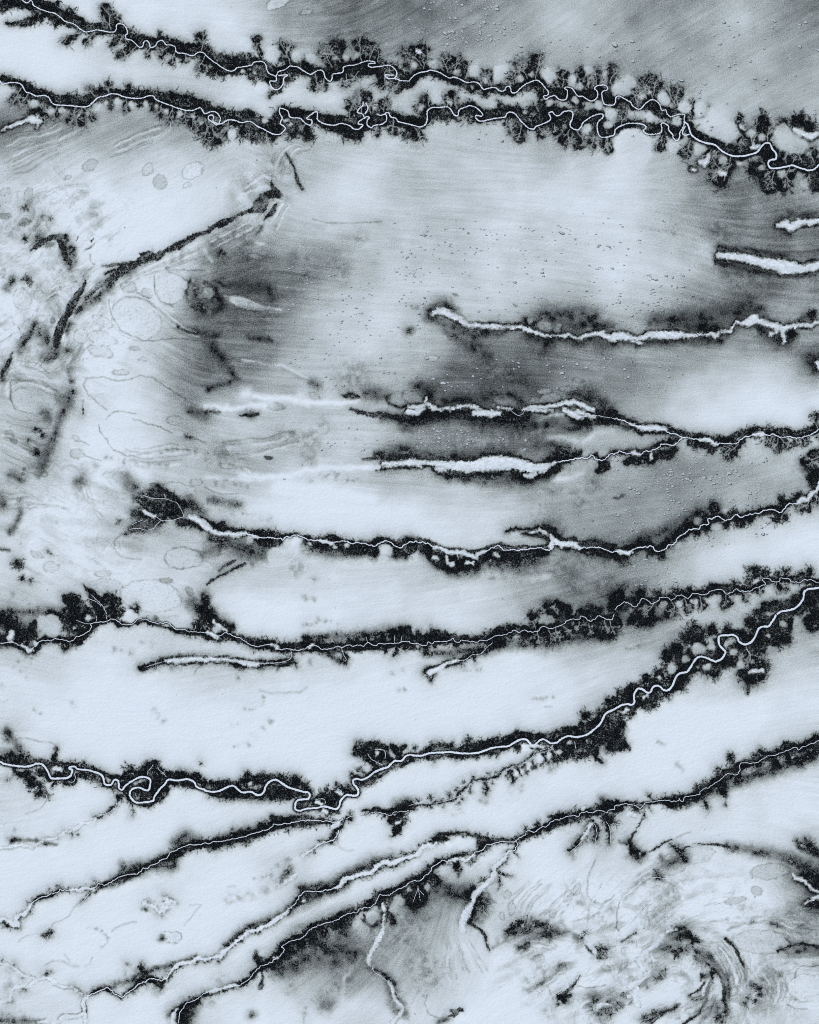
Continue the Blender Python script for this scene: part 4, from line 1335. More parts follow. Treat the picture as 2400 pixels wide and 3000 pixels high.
o 1135,1025,55,38,10,0.82
o 825,640,30,40,10,0.76
o 860,750,28,60,5,0.76
o 775,810,20,30,0,0.76
o 1410,600,36,55,20,0.76
o 1210,800,36,40,20,0.76
o 1330,650,30,50,25,0.82
n 6 1440,540 1380,600 1310,640 1240,740 1220,780 1130,820 1000,840
n 6 1450,560 1440,640 1380,670 1330,780 1290,860
n 14 1330,285 1270,340 1200,390 1120,410
n 40 1530,250 1470,400 1430,520
n 40 1420,500 1450,620
w 4 1530,50 1490,120 1460,170 1400,240 1340,285
d 1540,20,24 1520,80,22 1480,140,22 1420,210,22 1350,270,14
d 1560,60,30 1580,120,26 1560,180,26
d 1480,160,14 1500,200,8
W 1535,45,12 1490,120,12 1460,165,10
w 3 1560,40 1580,120 1560,190
d 1650,0,26 1680,60,22 1690,140,16 1680,210,16
w 3 1655,20 1690,80 1690,200
S 1500,80,60 1580,140,60 1670,100,50 1440,200,50 1400,160,60 1660,20,60
m 7 1500,640 1500,520 1520,450 1570,340
m 5 1500,640 1540,690 1620,710 1690,680 1725,640
m 6 1380,860 1450,850 1500,800 1520,740
S 1440,690,60 1620,870,50 1700,760,50 1380,300,40
i 1410,790,80
b 1490,1060,7 1510,1110,10 1550,1130,10
c 1580,1100,24 1620,1100,34 1660,1110,26 1620,1140,30 1600,1150,20
D 1620,1120,50
m 5 1560,1140 1620,1185 1680,1165
W 1565,1110,12 1560,1140,8
w 4 1500,950 1450,975 1430,1000
c 1450,1000,20 1480,960,16
D 1400,1010,30
S 980,1440,28 1080,1390,28 1140,1380,28
S 1000,1370,33 1100,1290,33 1200,1240,33
m 8 1150,1390 1190,1450 1210,1520
b 1240,1540,8 1270,1490,20 1340,1440,16 1390,1380,10 1430,1320,6
d 1270,1500,30 1310,1510,50 1350,1490,20
c 1270,1230,14 1110,1380,8 1250,1560,14
S 1300,1500,60 1280,1230,30 1160,1630,50 1260,1570,50
w 4 1250,1480 1320,1430 1390,1370 1430,1310
m 4 1300,1200 1330,1280
m 8 1400,1520 1500,1510 1580,1480
m 4 1420,1400 1500,1420 1640,1400
b 340,1610,12 390,1610,14 450,1600,14 
b 420,1610,14 370,1650,14 330,1660,8
D 320,1680,30 250,1720,30
c 1520,1580,10 1570,1560,12 1600,1590,14 1620,1630,24 1660,1600,20 1700,1580,20 1590,1640,14 1690,1640,26
D 1620,1560,80 1560,1500,50 1640,1640,60 1700,1480,60 1620,1700,30
W 1560,1600,10 1630,1560,10 1690,1560,10
m 10 540,1140 570,1180
m 10 310,1290 350,1340
m 8 390,1310 395,1340
S 220,1200,22 260,1230,22 300,1260,22
S 160,1300,120 100,1200,120 220,1380,60
m 5 150,1480 130,1560 170,1640 250,1685
S 60,1340,15 55,1380,15 50,1420,15 85,1455,15 120,1490,15
S 20,900,17 50,880,17
S 80,830,15 85,875,15 90,920,15
S 120,850,17 166,836,17 213,823,17 260,810,17
n 30 440,900 450,1080
n 16 440,1000 330,1160 300,1260 340,1360
n 12 470,1020 560,1180 620,1230
k 405,1390,7 765,1415,6 1607,575,5 985,775,4 45,1640,9 1320,1175,7 660,1240,5 25,1555,6
f 8 300,1000 320,1100 300,1200 320,1330 470,1000 540,1100 600,1200 660,1290
f 8 820,760 860,660 940,580 1040,500 1000,820 1040,720 1120,620 1240,520
f 7 1080,820 1200,720 1290,620 1420,480 1260,840 1340,720 1400,620 1500,500
f 7 860,1090 960,1010 1100,1000 1250,1060 900,1160 1000,1090 1100,1080 1240,1120
f 6 960,1470 1060,1400 1180,1330 1300,1200 1100,1500 1180,1420 1260,1360 1400,1260
f 7 1400,1540 1500,1480 1600,1460 1725,1400 1450,1640 1550,1600 1640,1560 1725,1480
f 6 1540,660 1600,720 1680,720 1725,680 1420,880 1520,860 1620,800 1725,760
T 3 4
b 240,0,5 200,60,8 160,130,10 130,180,14
d 110,190,26 120,240,26 140,280,30 200,290,30 240,300,20
D 130,230,50 200,310,50 50,200,20 220,350,30
c 150,300,24 210,320,16
i 215,290,14 60,250,50
m 12 260,280 340,260 400,200 470,180
b 270,280,5 350,250,8 410,200,8 490,180,4
m 4 490,180 640,100
d 480,220,12 520,250,24 550,270,24 580,250,20
d 540,290,18 580,340,20 610,360,12
D 540,260,50 590,330,40 440,380,50 400,330,30
b 590,240,6 680,215,5 780,205,7 880,215,10 960,235,10 1020,250,8
D 960,235,40 1080,260,40 1250,290,60 1400,320,60 1500,360,70 1620,400,80
o 710,300,130,75,-5,0.8
o 470,410,110,60,0,0.78
o 480,330,60,40,10,0.84
c 370,480,22 400,490,18 350,450,16 590,350,12
D 380,480,40
w 4 280,500 340,490 420,500 480,500 530,520
S 460,560,60 500,660,60 450,720,60 400,620,60 440,600,70
D 1620,200,60 1700,300,50 1560,220,30
c 1540,185,20 1570,200,20 1620,160,18 1640,220,40 1690,280,26 1725,300,26
i 1575,215,16 1635,155,14
o 1310,440,160,65,-4,0.74
o 1200,605,55,45,30,0.7
o 1020,685,90,32,-8,0.72
D 1640,480,120 1680,560,80 1725,480,110
d 1500,460,14 1510,500,20 1580,540,14 1650,590,24 1725,640,34
d 1600,480,40 1680,500,60 1720,560,50
W 1500,455,6 1530,495,12 1600,520,14 1640,555,10 1690,600,7 1725,610,10
W 1600,720,5 1640,695,8 1700,660,10 1725,655,12
d 1600,700,20 1640,720,30 1700,720,40 1640,670,16 1725,690,40
D 1620,720,50 1725,760,60 1700,740,60
S 1500,800,90 1650,880,100 1540,920,100 1690,960,100 1400,870,70
b 1370,1110,5 1430,1080,10 1520,1055,10 1600,1055,14 1725,1075,16
D 1600,1090,50 1700,1100,60 1480,1120,50 1400,1080,20
m 8 1350,950 1420,980 1480,1030 1540,1050
o 1240,1030,250,100,2,0.80
m 10 950,930 1050,900 1120,860 1200,850
m 12 820,870 900,850 960,850
c 1340,880,14 1160,860,10 1370,890,10
S 560,930,30 620,980,30 300,870,70 380,790,60 200,960,50 680,1040,30
d 420,960,14 470,950,16 530,920,18 570,930,26 620,970,26 670,1010,28 710,1030,20
c 540,950,30 560,980,24 680,1000,24 660,1040,24
D 580,980,60 520,990,60
c 560,1080,26 580,1110,24 540,1150,20 600,1100,22 530,1100,16
D 560,1100,60 420,1080,60 350,1100,30
i 560,1140,12 575,1160,10
b 510,1180,4 520,1150,10 550,1130,10
W 520,930,6 450,940,10 410,970,12 390,1020,16 350,1060,18 290,1100,22 240,1150,20 200,1180,10
w 6 0,1135 60,1145 120,1165 190,1180 230,1240 265,1300 265,1330 230,1360
W 190,1180,12 220,1230,14 260,1290,10 265,1330,10 200,1380,26 130,1400,30
S 300,1200,50 380,1290,50 260,1180,30 60,1280,60 120,1260,60 340,1220,60
c 410,1300,24 390,1330,18 370,1350,14 430,1270,14 350,1340,12
i 405,1305,8
d 650,1080,12 690,1140,22 720,1190,14 760,1220,14 820,1240,16 850,1290,14
D 700,1140,40 780,1160,50 840,1220,40 900,1300,40
d 740,1330,14 800,1310,26 850,1290,20
b 730,1360,8 740,1310,12
d 820,1340,24 790,1420,26 760,1490,26 700,1530,20
b 650,1480,5 690,1450,9 740,1410,9 770,1370,9
c 660,1510,14 640,1490,8
W 790,1360,8 770,1400,10 740,1480,8
S 740,1080,28 820,1140,28 900,1220,28 950,1330,28 960,1430,28 950,1540,28 930,1600,28
b 840,1260,5 900,1330,8 930,1420,12 925,1520,12 960,1600,8
b 960,1400,8 970,1500,6
D 940,1300,30 960,1460,30 940,1640,40
S 780,1530,33 700,1590,33 640,1650,33 600,1700,33
b 770,1540,6 700,1640,8 640,1680,9 580,1725,10
f 11 720,1060 830,1190 900,1320 925,1430 930,1560 950,990 1040,1110 1090,1200 1120,1290 1090,1380
f 9 1190,1300 1245,1370 1265,1450 1240,1550 1370,1210 1450,1320 1470,1430 1440,1540
f 7 620,930 700,1010 800,1040 900,1030 640,1040 720,1090 800,1100 860,1090
f 6 560,1600 640,1560 740,1520 820,1420 640,1700 740,1640 850,1560 910,1440
f 6 950,860 1100,880 1300,870 1500,960 1725,1000 950,800 1100,810 1300,800 1500,860 1725,900
f 6 1060,220 1250,250 1450,310 1600,380 1060,270 1250,320 1420,370 1560,440
f 7 0,640 100,560 220,460 400,330 20,760 120,640 260,520 440,400
f 6 60,1020 180,950 300,900 420,830 200,980 300,930 420,880 560,760
m 4 830,1060 920,1140 990,1270 1010,1400 1050,1450
m 4 860,1040 950,1130 1020,1250 1060,1400
m 5 900,1030 980,1110 1050,1230 1100,1310
b 940,1010,8 1010,1090,8 1050,1160,8 1100,1260,8
m 6 960,1020 1040,1120 1090,1200 1130,1260
n 6 880,1080 950,1170 1000,1290 1030,1390
n 6 820,1070 900,1170 960,1280 990,1400
S 1080,1180,30 900,1040,30 1090,1290,24
n 14 920,1350 980,1500
m 8 1220,1300 1260,1370 1280,1450 1270,1530
m 8 1270,1290 1320,1370 1330,1450 1310,1540
m 8 1330,1280 1390,1370 1400,1450 1380,1540
m 6 1390,1290 1440,1370 1450,1450
S 1280,1430,80 1350,1300,90 1240,1600,80 1430,1300,60 1300,1540,80
c 1180,1400,20 1210,1430,20 1230,1480,24 1190,1540,20 1110,1560,20 1125,1520,14 1225,1420,18 1150,1385,14
o 1140,1420,60,60,0,0.7
c 255,1685,24 290,1670,22 340,1640,26 370,1630,16
b 390,1640,10 460,1605,10 550,1560,10
b 300,1725,5 360,1680,6 420,1640,5
D 270,1680,40 340,1640,40 520,1580,30
S 540,1690,70 800,1640,60 900,1690,50
c 880,1660,30 860,1680,20 925,1630,20 880,1590,14 900,1700,24
D 860,1570,40 770,1640,40
c 20,1560,16 60,1570,16 90,1490,20 20,1590,14 140,1540,10 280,1410,6
S 60,1560,50 100,1500,40 130,1330,50 200,1440,30 30,1350,40
W 180,1470,30 200,1560,24
W 200,1430,26 120,1500,14
m 5 1520,1330 1530,1270 1580,1240 1725,1235
m 6 1460,1560 1520,1600 1620,1605
o 1640,1420,180,120,0,0.85
n 16 1725,1185 1500,1180 1300,1200 1220,1260 1130,1360 1060,1450
n 16 740,970 900,980 1000,940 1100,910 1300,910
m 10 0,1320 100,1240 170,1200
m 6 20,770 60,680 160,620
m 5 20,770 20,900 40,940
b 60,1030,3 120,990,5 180,960,4
n 20 0,620 120,540 180,500
n 20 160,470 250,380 370,290
S 180,540,22 250,530,22
S 1080,740,33 1180,750,33 1280,760,33
k 1163,496,9 1183,655,10 883,133,6 118,800,5 165,760,4 1595,1152,6 1135,680,6 1220,935,6 760,90,6 25,1268,6 1270,835,6 590,350,12 370,425,9
"""
# ------------------------------------------------------------------ helpers
rng = np.random.default_rng(7)
TAB = rng.random((8, 512, 512)).astype(np.float32)
def vn(x, y, k=0):
    xi = np.floor(x).astype(np.int32); yi = np.floor(y).astype(np.int32)
    fx = (x - xi).astype(np.float32); fy = (y - yi).astype(np.float32)
    fx = fx*fx*(3-2*fx); fy = fy*fy*(3-2*fy); t = TAB[k]
    a = t[yi & 511, xi & 511]; b = t[yi & 511, (xi+1) & 511]
    c = t[(yi+1) & 511, xi & 511]; d = t[(yi+1) & 511, (xi+1) & 511]
    return (a + (b-a)*fx) + ((c + (d-c)*fx) - (a + (b-a)*fx))*fy
def fbm(x, y, s, o=3, k=0, g=0.5):
    r = 0; w = 1.0; t = 0
    for i in range(o):
        r = r + w*vn(x/s*2**i + 17.3*i, y/s*2**i + 5.1*i, (k+i) % 8); t += w; w *= g
    return r/t
def sstep(a, b, x):
    t = np.clip((x-a)/(b-a), 0, 1); return t*t*(3-2*t)

# ------------------------------------------------------------------ survey of the ground (photo pixels)
K = 600/1725.0
ops = []; T = np.zeros((30, 24))
ox = oy = 0
lines = SURVEY.strip().split('\n'); i = 0
while i < len(lines):
    p = lines[i].split(); i += 1
    if not p: continue
    if p[0] == 'T': ox, oy = int(p[1])*600, int(p[2])*600; continue
    if p[0] == 'G':
        c, r = int(p[1])*6, int(p[2])*6
        for q in range(6):
            T[r+q, c:c+6] = [float(v) for v in lines[i].split()]; i += 1
        continue
    nm = ''; wd = 0
    rest = p[1:]
    if p[0] in 'rx': nm = rest[0]; rest = rest[1:]
    elif p[0] in 'wmnfN': wd = float(rest[0]); rest = rest[1:]
    pts = []
    for q in rest:
        v = [float(z) for z in q.split(',')]
        v[0] = v[0]*K + ox; v[1] = v[1]*K + oy
        if p[0] in 'dcbWkiDS' : v[2] *= (K if p[0] != 'k' else K*.62)
        elif p[0] == 'o': v[2] *= K; v[3] *= K
        elif p[0] == 'g': v[2] = v[2]*K + ox; v[3] = v[3]*K + oy; v[4] *= K
        pts.append(v)
    ops.append((p[0], nm, wd*K, pts))

G0 = 2.0                                   # ground grid step in photo pixels
NX, NY = 1204, 1504
gx = (np.arange(NX)-1.5)*G0; gy = (np.arange(NY)-1.5)*G0
X, Y = np.meshgrid(gx.astype(np.float32), gy.astype(np.float32))
n1 = fbm(X, Y, 26, 3, 0)-.5; n2 = fbm(X+900, Y, 26, 3, 3)-.5
n3 = fbm(X, Y+500, 7, 2, 5)-.5; n4 = fbm(X+70, Y+900, 7, 2, 6)-.5
WXw = X + n1*15 + n3*6; WYw = Y + n2*15 + n4*6
wX2 = X + n1*8 + n3*4; wY2 = Y + n2*8 + n4*4

def win(x0, x1, y0, y1, pad):
    a = max(0, int((min(x0, x1)-pad)/G0+1)); b = min(NX, int((max(x0, x1)+pad)/G0+3))
    c = max(0, int((min(y0, y1)-pad)/G0+1)); d = min(NY, int((max(y0, y1)+pad)/G0+3))
    return slice(c, d), slice(a, b)
def cap(F, px, py, p, q, r0, r1, pad, norm=False):
    s = win(p[0], q[0], p[1], q[1], max(r0, r1)+pad)
    x = px[s]-p[0]; y = py[s]-p[1]
    if x.size == 0: return
    dx, dy = q[0]-p[0], q[1]-p[1]; L = dx*dx+dy*dy+1e-9
    t = np.clip((x*dx+y*dy)/L, 0, 1)
    d = np.hypot(x-t*dx, y-t*dy); r = r0+(r1-r0)*t
    v = d/r if norm else d-r
    F[s] = np.minimum(F[s], v)
def stroke(F, px, py, P, pad, norm=False, rad=None):
    R = [rad if rad is not None else p[2] for p in P]
    if len(P) == 1: cap(F, px, py, P[0], P[0], R[0], R[0], pad if not norm else R[0]*1.6, norm); return
    for a, b, ra, rb in zip(P[:-1], P[1:], R[:-1], R[1:]):
        cap(F, px, py, a, b, ra, rb, (pad if not norm else max(ra, rb)*2.3), norm)

def smooth_line(P, step=1.5):
    P = np.array([p[:2] for p in P], float)
    P = np.vstack([2*P[0]-P[1], P, 2*P[-1]-P[-2]])
    out = []
    for a, b, c, d in zip(P[:-3], P[1:-2], P[2:-1], P[3:]):
        n = max(2, int(np.hypot(*(c-b))/step)); t = np.linspace(0, 1, n, endpoint=False)[:, None]
        out.append(.5*((2*b)+(c-a)*t+(2*a-5*b+4*c-d)*t*t+(3*b-a-3*c+d)*t**3))
    return np.vstack(out+[P[-2][None]])
BIG = 99.0
SD = np.full((NY, NX), BIG, np.float32)    # wooded valley sides
SB = SD.copy(); SI = SD.copy(); SS = np.full((NY, NX), 9.0, np.float32); VE = SD.copy()
RV = SD.copy(); RB = SD.copy(); SK = SD.copy()
MS = np.full((NY, NX), 9.0, np.float32); NS = MS.copy(); MSW = np.zeros((NY, NX), np.float32)
SG = MS.copy(); NB = MS.copy(); SWD = SD.copy()
lr = np.random.default_rng(3)
veins = []
def branch(x, y, a, L, w, depth):
    n = max(2, int(L/4)); P = [(x, y)]
    for _ in range(n):
        a += lr.normal(0, .16); x += math.cos(a)*L/n; y += math.sin(a)*L/n; P.append((x, y))
    veins.append((P, w))
    if depth > 0:
        for _ in range(2 + (lr.random() < .6)):
            branch(x, y, a+lr.normal(0, .62), L*lr.uniform(.5, .8), w*.75, depth-1)
        j = lr.integers(1, len(P)); branch(P[j][0], P[j][1], a+lr.choice([-1, 1])*lr.uniform(.5, 1), L*.45, w*.6, depth-1)
twigs = []
def twig(x, y, a, L, w, depth):
    n = max(2, int(L/3.5)); P = [(x, y, w)]
    for q in range(n):
        a += lr.normal(0, .28); x += math.cos(a)*L/n; y += math.sin(a)*L/n; P.append((x, y, w*(1-.75*(q+1)/n)))
    twigs.append(P)
    if depth > 0:
        for _ in range(2):
            j = int(lr.integers(1, len(P))); twig(P[j][0], P[j][1], a+lr.choice([-1, 1])*lr.uniform(.5, 1.1), L*.5, w*.75, depth-1)
ovals = []; wash = []; chans = []; loops = []; creeks = []; rivers = {}
for op, nm, wd, P in ops:
    if op == 'd':
        stroke(SD, WXw, WYw, P, 60)
        for a, b in zip(P[:-1], P[1:]):
            L_ = math.hypot(b[0]-a[0], b[1]-a[1]); an = math.atan2(b[1]-a[1], b[0]-a[0])
            for q in range(max(1, int(L_/6.5))):
                t_ = lr.random(); r_ = a[2]+(b[2]-a[2])*t_; sd_ = lr.choice([-1, 1]); aa = an+sd_*lr.uniform(.8, 1.9)
                twig(a[0]+(b[0]-a[0])*t_+math.cos(an+sd_*1.57)*r_*.6, a[1]+(b[1]-a[1])*t_+math.sin(an+sd_*1.57)*r_*.6, aa, (3+r_*.62)*lr.uniform(.6, 1.35), min(1.9, .8+r_*.05), 1)
    elif op == 'c':
        for p in P:
            stroke(SD, WXw, WYw, [[p[0], p[1], p[2]*.86]], 60)
            for q in range(int(3+p[2]*.7)):
                aa = lr.uniform(0, 6.283); twig(p[0]+math.cos(aa)*p[2]*.5, p[1]+math.sin(aa)*p[2]*.5, aa+lr.normal(0, .3), (2+p[2]*.72)*lr.uniform(.7, 1.3), min(2.2, .8+p[2]*.07), 1)
    elif op == 'b': stroke(SB, wX2, wY2, P, 20)
    elif op == 'k':
        for p in P: stroke(SK, X, Y, [p], 6)
    elif op == 'i':
        for p in P: stroke(SI, WXw, WYw, [p], 30)
    elif op == 'D': stroke(SS, WXw, WYw, P, 0, True)
    elif op == 'S':
        for p in P: stroke(SG, WXw, WYw, [p[:2]+[p[2]*1.5]], 0, True)
    elif op == 'm':
        old = MS.copy(); stroke(MS, wX2, wY2, [p+[0] for p in P], 0, True, max(wd, 2.2)); MSW[MS < old] = 1/(1+(wd/4.5)**2)
    elif op == 'f':
        h_ = len(P)//2; n_ = int(round(wd/K))
        for q in range(n_):
            t_ = (q+lr.uniform(-.2, .2))/(n_-1); C_ = smooth_line([[a[0]*(1-t_)+b[0]*t_, a[1]*(1-t_)+b[1]*t_] for a, b in zip(P[:h_], P[h_:])], 6)
            u_ = int(lr.integers(0, max(1, len(C_)//5))); v_ = len(C_)-int(lr.integers(0, max(1, len(C_)//5)))
            tgt = NS if q % 3 == 2 else MS
            old = MS.copy(); stroke(tgt, wX2, wY2, [[a, b, 0] for a, b in C_[u_:v_]], 0, True, lr.uniform(1.8, 3.6)); MSW[MS < old] = .38
    elif op == 'N': stroke(NB, WXw, WYw, [p+[0] for p in P], 0, True, wd)
    elif op == 'n': stroke(NS, wX2, wY2, [p+[0] for p in P], 0, True, max(wd, 2.2))
    elif op == 'g':
        for bx, by, tx, ty, s in P:
            L = math.hypot(tx-bx, ty-by)+1e-6; a = math.atan2(ty-by, tx-bx)
            cap(SD, WXw, WYw, (bx, by), (tx, ty), s*.42, s*.7, 60)
            for q in range(3):
                aa = a+(q-1)*.75; c = (tx+math.cos(aa)*s*.38, ty+math.sin(aa)*s*.38)
                cap(SD, WXw, WYw, c, c, s*.56, s*.56, 60)
            for q in range(5): twig(tx-math.cos(a)*s*.3, ty-math.sin(a)*s*.3, a+lr.normal(0, .8), s*lr.uniform(1.0, 1.5), 1.5, 2)
            if s > 10: branch(bx, by, a, L*.7, .95, 3)
    elif op == 'o': ovals += P
    elif op == 'W': P = [[p[0], p[1], p[2]*.84+.1] for p in P]; wash.append(P); stroke(SWD, wX2, wY2, P, 34)
    elif op == 'w': creeks.append((P, max(wd*.42, 1.1)))
    elif op == 'r': rivers.setdefault(nm, []).extend(P)
    elif op == 'x': loops.append((nm, P))
TW = SD*0+BIG
for P in twigs: stroke(TW, wX2, wY2, P, 5)
for P, w in veins: stroke(VE, X, Y, [(a, b, w) for a, b in P], 5)

WID = dict(A=3.1, B=3.5, C=4.6, E=2.8, F=2.6, G=2.8, H=1.7, H2=1.6, I=5.4, I2=5.8, L=2.0, L2=1.4, N=2.4, P=1.9, P2=1.6, Q=2.6, R=1.7)
def wiggle(L, amp, wav, k):
    s = np.r_[0, np.cumsum(np.hypot(*np.diff(L, axis=0).T))]
    t = np.gradient(L, axis=0); t /= np.hypot(t[:, 0], t[:, 1])[:, None]+1e-9
    w = (vn(s/wav, s*0+k*3.3, k % 8)-.5)*2*amp + (vn(s/wav*2.3, s*0+k*1.7, (k+1) % 8)-.5)*amp
    return L + np.c_[-t[:, 1], t[:, 0]]*w[:, None]
RL = {}
for k, (nm, P) in enumerate(rivers.items()):
    L = smooth_line(P)
    amp = {'A': .6, 'B': .6, 'C': .5, 'I': .4, 'I2': .4}.get(nm, 2.3)
    RL[nm] = wiggle(L, amp, 7 if amp > 1 else 9, k)
    q = RL[nm][::3]
    stroke(RB if WID[nm] > 3.5 else RV, X, Y, [(a, b, 0) for a, b in q], 22)

def blur3(F):
    for _ in range(3):
        F = (np.roll(F, 1, 0)+F+np.roll(F, -1, 0))/3; F = (np.roll(F, 1, 1)+F+np.roll(F, -1, 1))/3
    return F
# tone of the open ground: cubic B-spline through the survey cells
def bsp(n, pos):
    M = np.zeros((len(pos), n)); u = np.clip(pos/100.0-.5, 0, n-1); i0 = np.floor(u).astype(int); f = u-i0
    for k, w in enumerate([(1-f)**3/6, (3*f**3-6*f*f+4)/6, (-3*f**3+3*f*f+3*f+1)/6, f**3/6]):
        np.add.at(M, (np.arange(len(pos)), np.clip(i0-1+k, 0, n-1)), w)
    return M
Tp = T + .35*(T-(np.roll(T, 1, 0)+np.roll(T, -1, 0)+np.roll(T, 1, 1)+np.roll(T, -1, 1))/4)
base = (bsp(30, gy) @ Tp @ bsp(24, gx).T).astype(np.float32)
wx = X+(fbm(X, Y, 120, 3, 1)-.5)*110; wy = Y+(fbm(X+300, Y, 120, 3, 2)-.5)*80
def samp(F, x, y):
    u = np.clip(x/G0+1.5, 0, NX-1.001); v = np.clip(y/G0+1.5, 0, NY-1.001)
    i = u.astype(int); j = v.astype(int); a = u-i; b = v-j
    return (F[j, i]*(1-a)+F[j, i+1]*a)*(1-b)+(F[j+1, i]*(1-a)+F[j+1, i+1]*a)*b
base = samp(base, wx, wy).astype(np.float32)
# wind and melt streaks running with the grain of the country
FP = np.array([float(v) for v in """1500,100,-35 1800,200,-35 2100,200,-30 2300,300,-25 1300,40,-30 1400,280,15 600,230,10 200,200,20 100,450,-30
450,420,-30 600,500,-35 800,500,10 900,700,8 1200,800,3 1500,750,5 1000,950,3 1700,900,8 2000,800,15 500,780,-32 650,680,-30 300,880,-45
200,980,-65 600,850,-12 400,1000,30 500,1050,30 650,1050,5 500,1250,15 300,1100,20 350,1350,20 500,1500,10 100,1250,30 100,1450,25 60,750,-45
100,1650,30 200,1700,25 60,600,-45 1500,1300,2 1900,1400,-5 1200,1500,5 1800,1700,-15 1300,1700,-10 2200,1500,-15 600,2050,-10 1200,2100,-20
1500,2000,-25 2000,2200,-25 400,2000,0 400,2600,-25 800,2650,-30 1000,2750,-40 1350,2750,100 1330,2850,110 1500,2650,-35 1600,2600,-40
1750,2550,-50 1900,2550,-30 2050,2500,-5 2250,2480,10 2380,2550,25 1750,2650,-60 1900,2650,-45 2000,2700,-35 2150,2640,0 2250,2780,5
2380,2750,8 2050,2780,45 2120,2830,60 2140,2920,85 2080,2980,125 1950,2950,-30 1850,2850,-30 1500,2850,-20 1700,2950,-35 2250,2900,70
2270,2950,95 2350,2860,-10 2380,2950,0 1560,2740,-15 1800,2780,10 720,620,70 740,540,60""".replace(',', ' ').split()]).reshape(-1, 3)
wregq = np.maximum(sstep(1.1, .5, np.hypot((X-1950)/560, (Y-2820)/330)), sstep(1.1, .5, np.hypot((X-150)/330, (Y-850)/420)))
yy, xx = np.mgrid[0:NY:8, 0:NX:8]*G0
c2 = 0; s2 = 0
for fx_, fy_, fa in FP:
    w_ = 1/((xx-fx_)**2+(yy-fy_)**2+900.)**1.6*1e6; c2 = c2+w_*math.cos(2*math.radians(fa)); s2 = s2+w_*math.sin(2*math.radians(fa))
mg = np.hypot(c2, s2)+1e-12
up = lambda F: F[np.minimum(np.arange(NY)//8, F.shape[0]-1)][:, np.minimum(np.arange(NX)//8, F.shape[1]-1)]
fa = .5*np.arctan2(up(blur3(s2/mg)), up(blur3(c2/mg)))+(fbm(X, Y, 170, 2, 4)-.5)*(.15+.4*wregq)
vxf = np.cos(fa).astype(np.float32); vyf = np.sin(fa).astype(np.float32)
NZ = [rng.random((NY, NX)).astype(np.float32), fbm(X, Y, 9, 2, 2).astype(np.float32), fbm(X, Y, 30, 3, 6).astype(np.float32)]
acc = [a_*1.0 for a_ in NZ]; cnt = 1
for sg in (1, -1):
    px = X.copy(); py = Y.copy(); dx0 = vxf*sg; dy0 = vyf*sg
    for q in range(15):
        px = px+dx0*3.2; py = py+dy0*3.2
        ii = np.clip((px/G0+1.5+.5).astype(np.int32), 0, NX-1); jj = np.clip((py/G0+1.5+.5).astype(np.int32), 0, NY-1)
        for z_ in range(3): acc[z_] += NZ[z_][jj, ii]
        if sg == 1: cnt += 2
        nx_ = vxf[jj, ii]; ny_ = vyf[jj, ii]; sn = np.where(nx_*dx0+ny_*dy0 < 0, -1, 1).astype(np.float32); dx0 = nx_*sn; dy0 = ny_*sn
nrmz = lambda a_: (a_-a_.mean())/a_.std()
L0, L1, L2 = [nrmz(a_/cnt).astype(np.float32) for a_ in acc]
streak = .42*L0*.5+.40*L1*.5+.16*L2*.5
mid = np.clip((87-base)/30, 0, 1)
base = base + (.85-.4*sstep(1000, 1400, X)*sstep(460, 380, Y))*streak*(1-.5*sstep(1350, 1600, X)*sstep(1000, 1150, Y)*sstep(1800, 1600, Y))*(.5+12.5*mid**.8)+3*sstep(1500, 2000, X)*sstep(460, 380, Y)*(.4+1.1*fbm(X, Y, 160, 2, 5)) + (fbm(X, Y, 60, 4, 6)-.5)*(4+14*mid)
# wispy contour marks where the soil is thinly drifted
wreg = np.maximum.reduce([sstep(1.1, .5, np.hypot((X-1950)/560, (Y-2820)/330)), .9*sstep(1.1, .5, np.hypot((X-150)/330, (Y-850)/420)), .7*sstep(1.1, .4, np.hypot((X-760)/130, (Y-560)/140)), .5*sstep(1.1, .5, np.hypot((X-250)/300, (Y-1500)/260))])
qx = X+(fbm(X, Y, 90, 3, 2)-.5)*160; qy = Y+(fbm(X+50, Y+90, 90, 3, 7)-.5)*160
for sc_, am in ((70, 8), (30, 5)):
    rr = np.abs(fbm(qx, qy, sc_, 2, 3 if sc_ == 70 else 5)-.5)*2
    base = base - wreg*am*np.exp(-(rr/.05)**2)*sstep(.35, .7, fbm(X, Y, 80, 2, 1)) + wreg*4*np.exp(-((rr-.15)/.06)**2)
base = base - wreg*9*sstep(.52, .78, fbm(qx, qy, 55, 4, 4)) - wreg*(11*np.clip(L2-.2, 0, 3)+5*np.clip(L1-.1, 0, 3))*.8 + wreg*8
base = base-wreg*16*(np.exp(-((L1-.35)/.13)**2)*sstep(.45, .7, fbm(X, Y, 45, 3, 5))+.7*np.exp(-((L2+.3)/.10)**2)*sstep(.42, .68, fbm(X, Y, 60, 3, 1)))
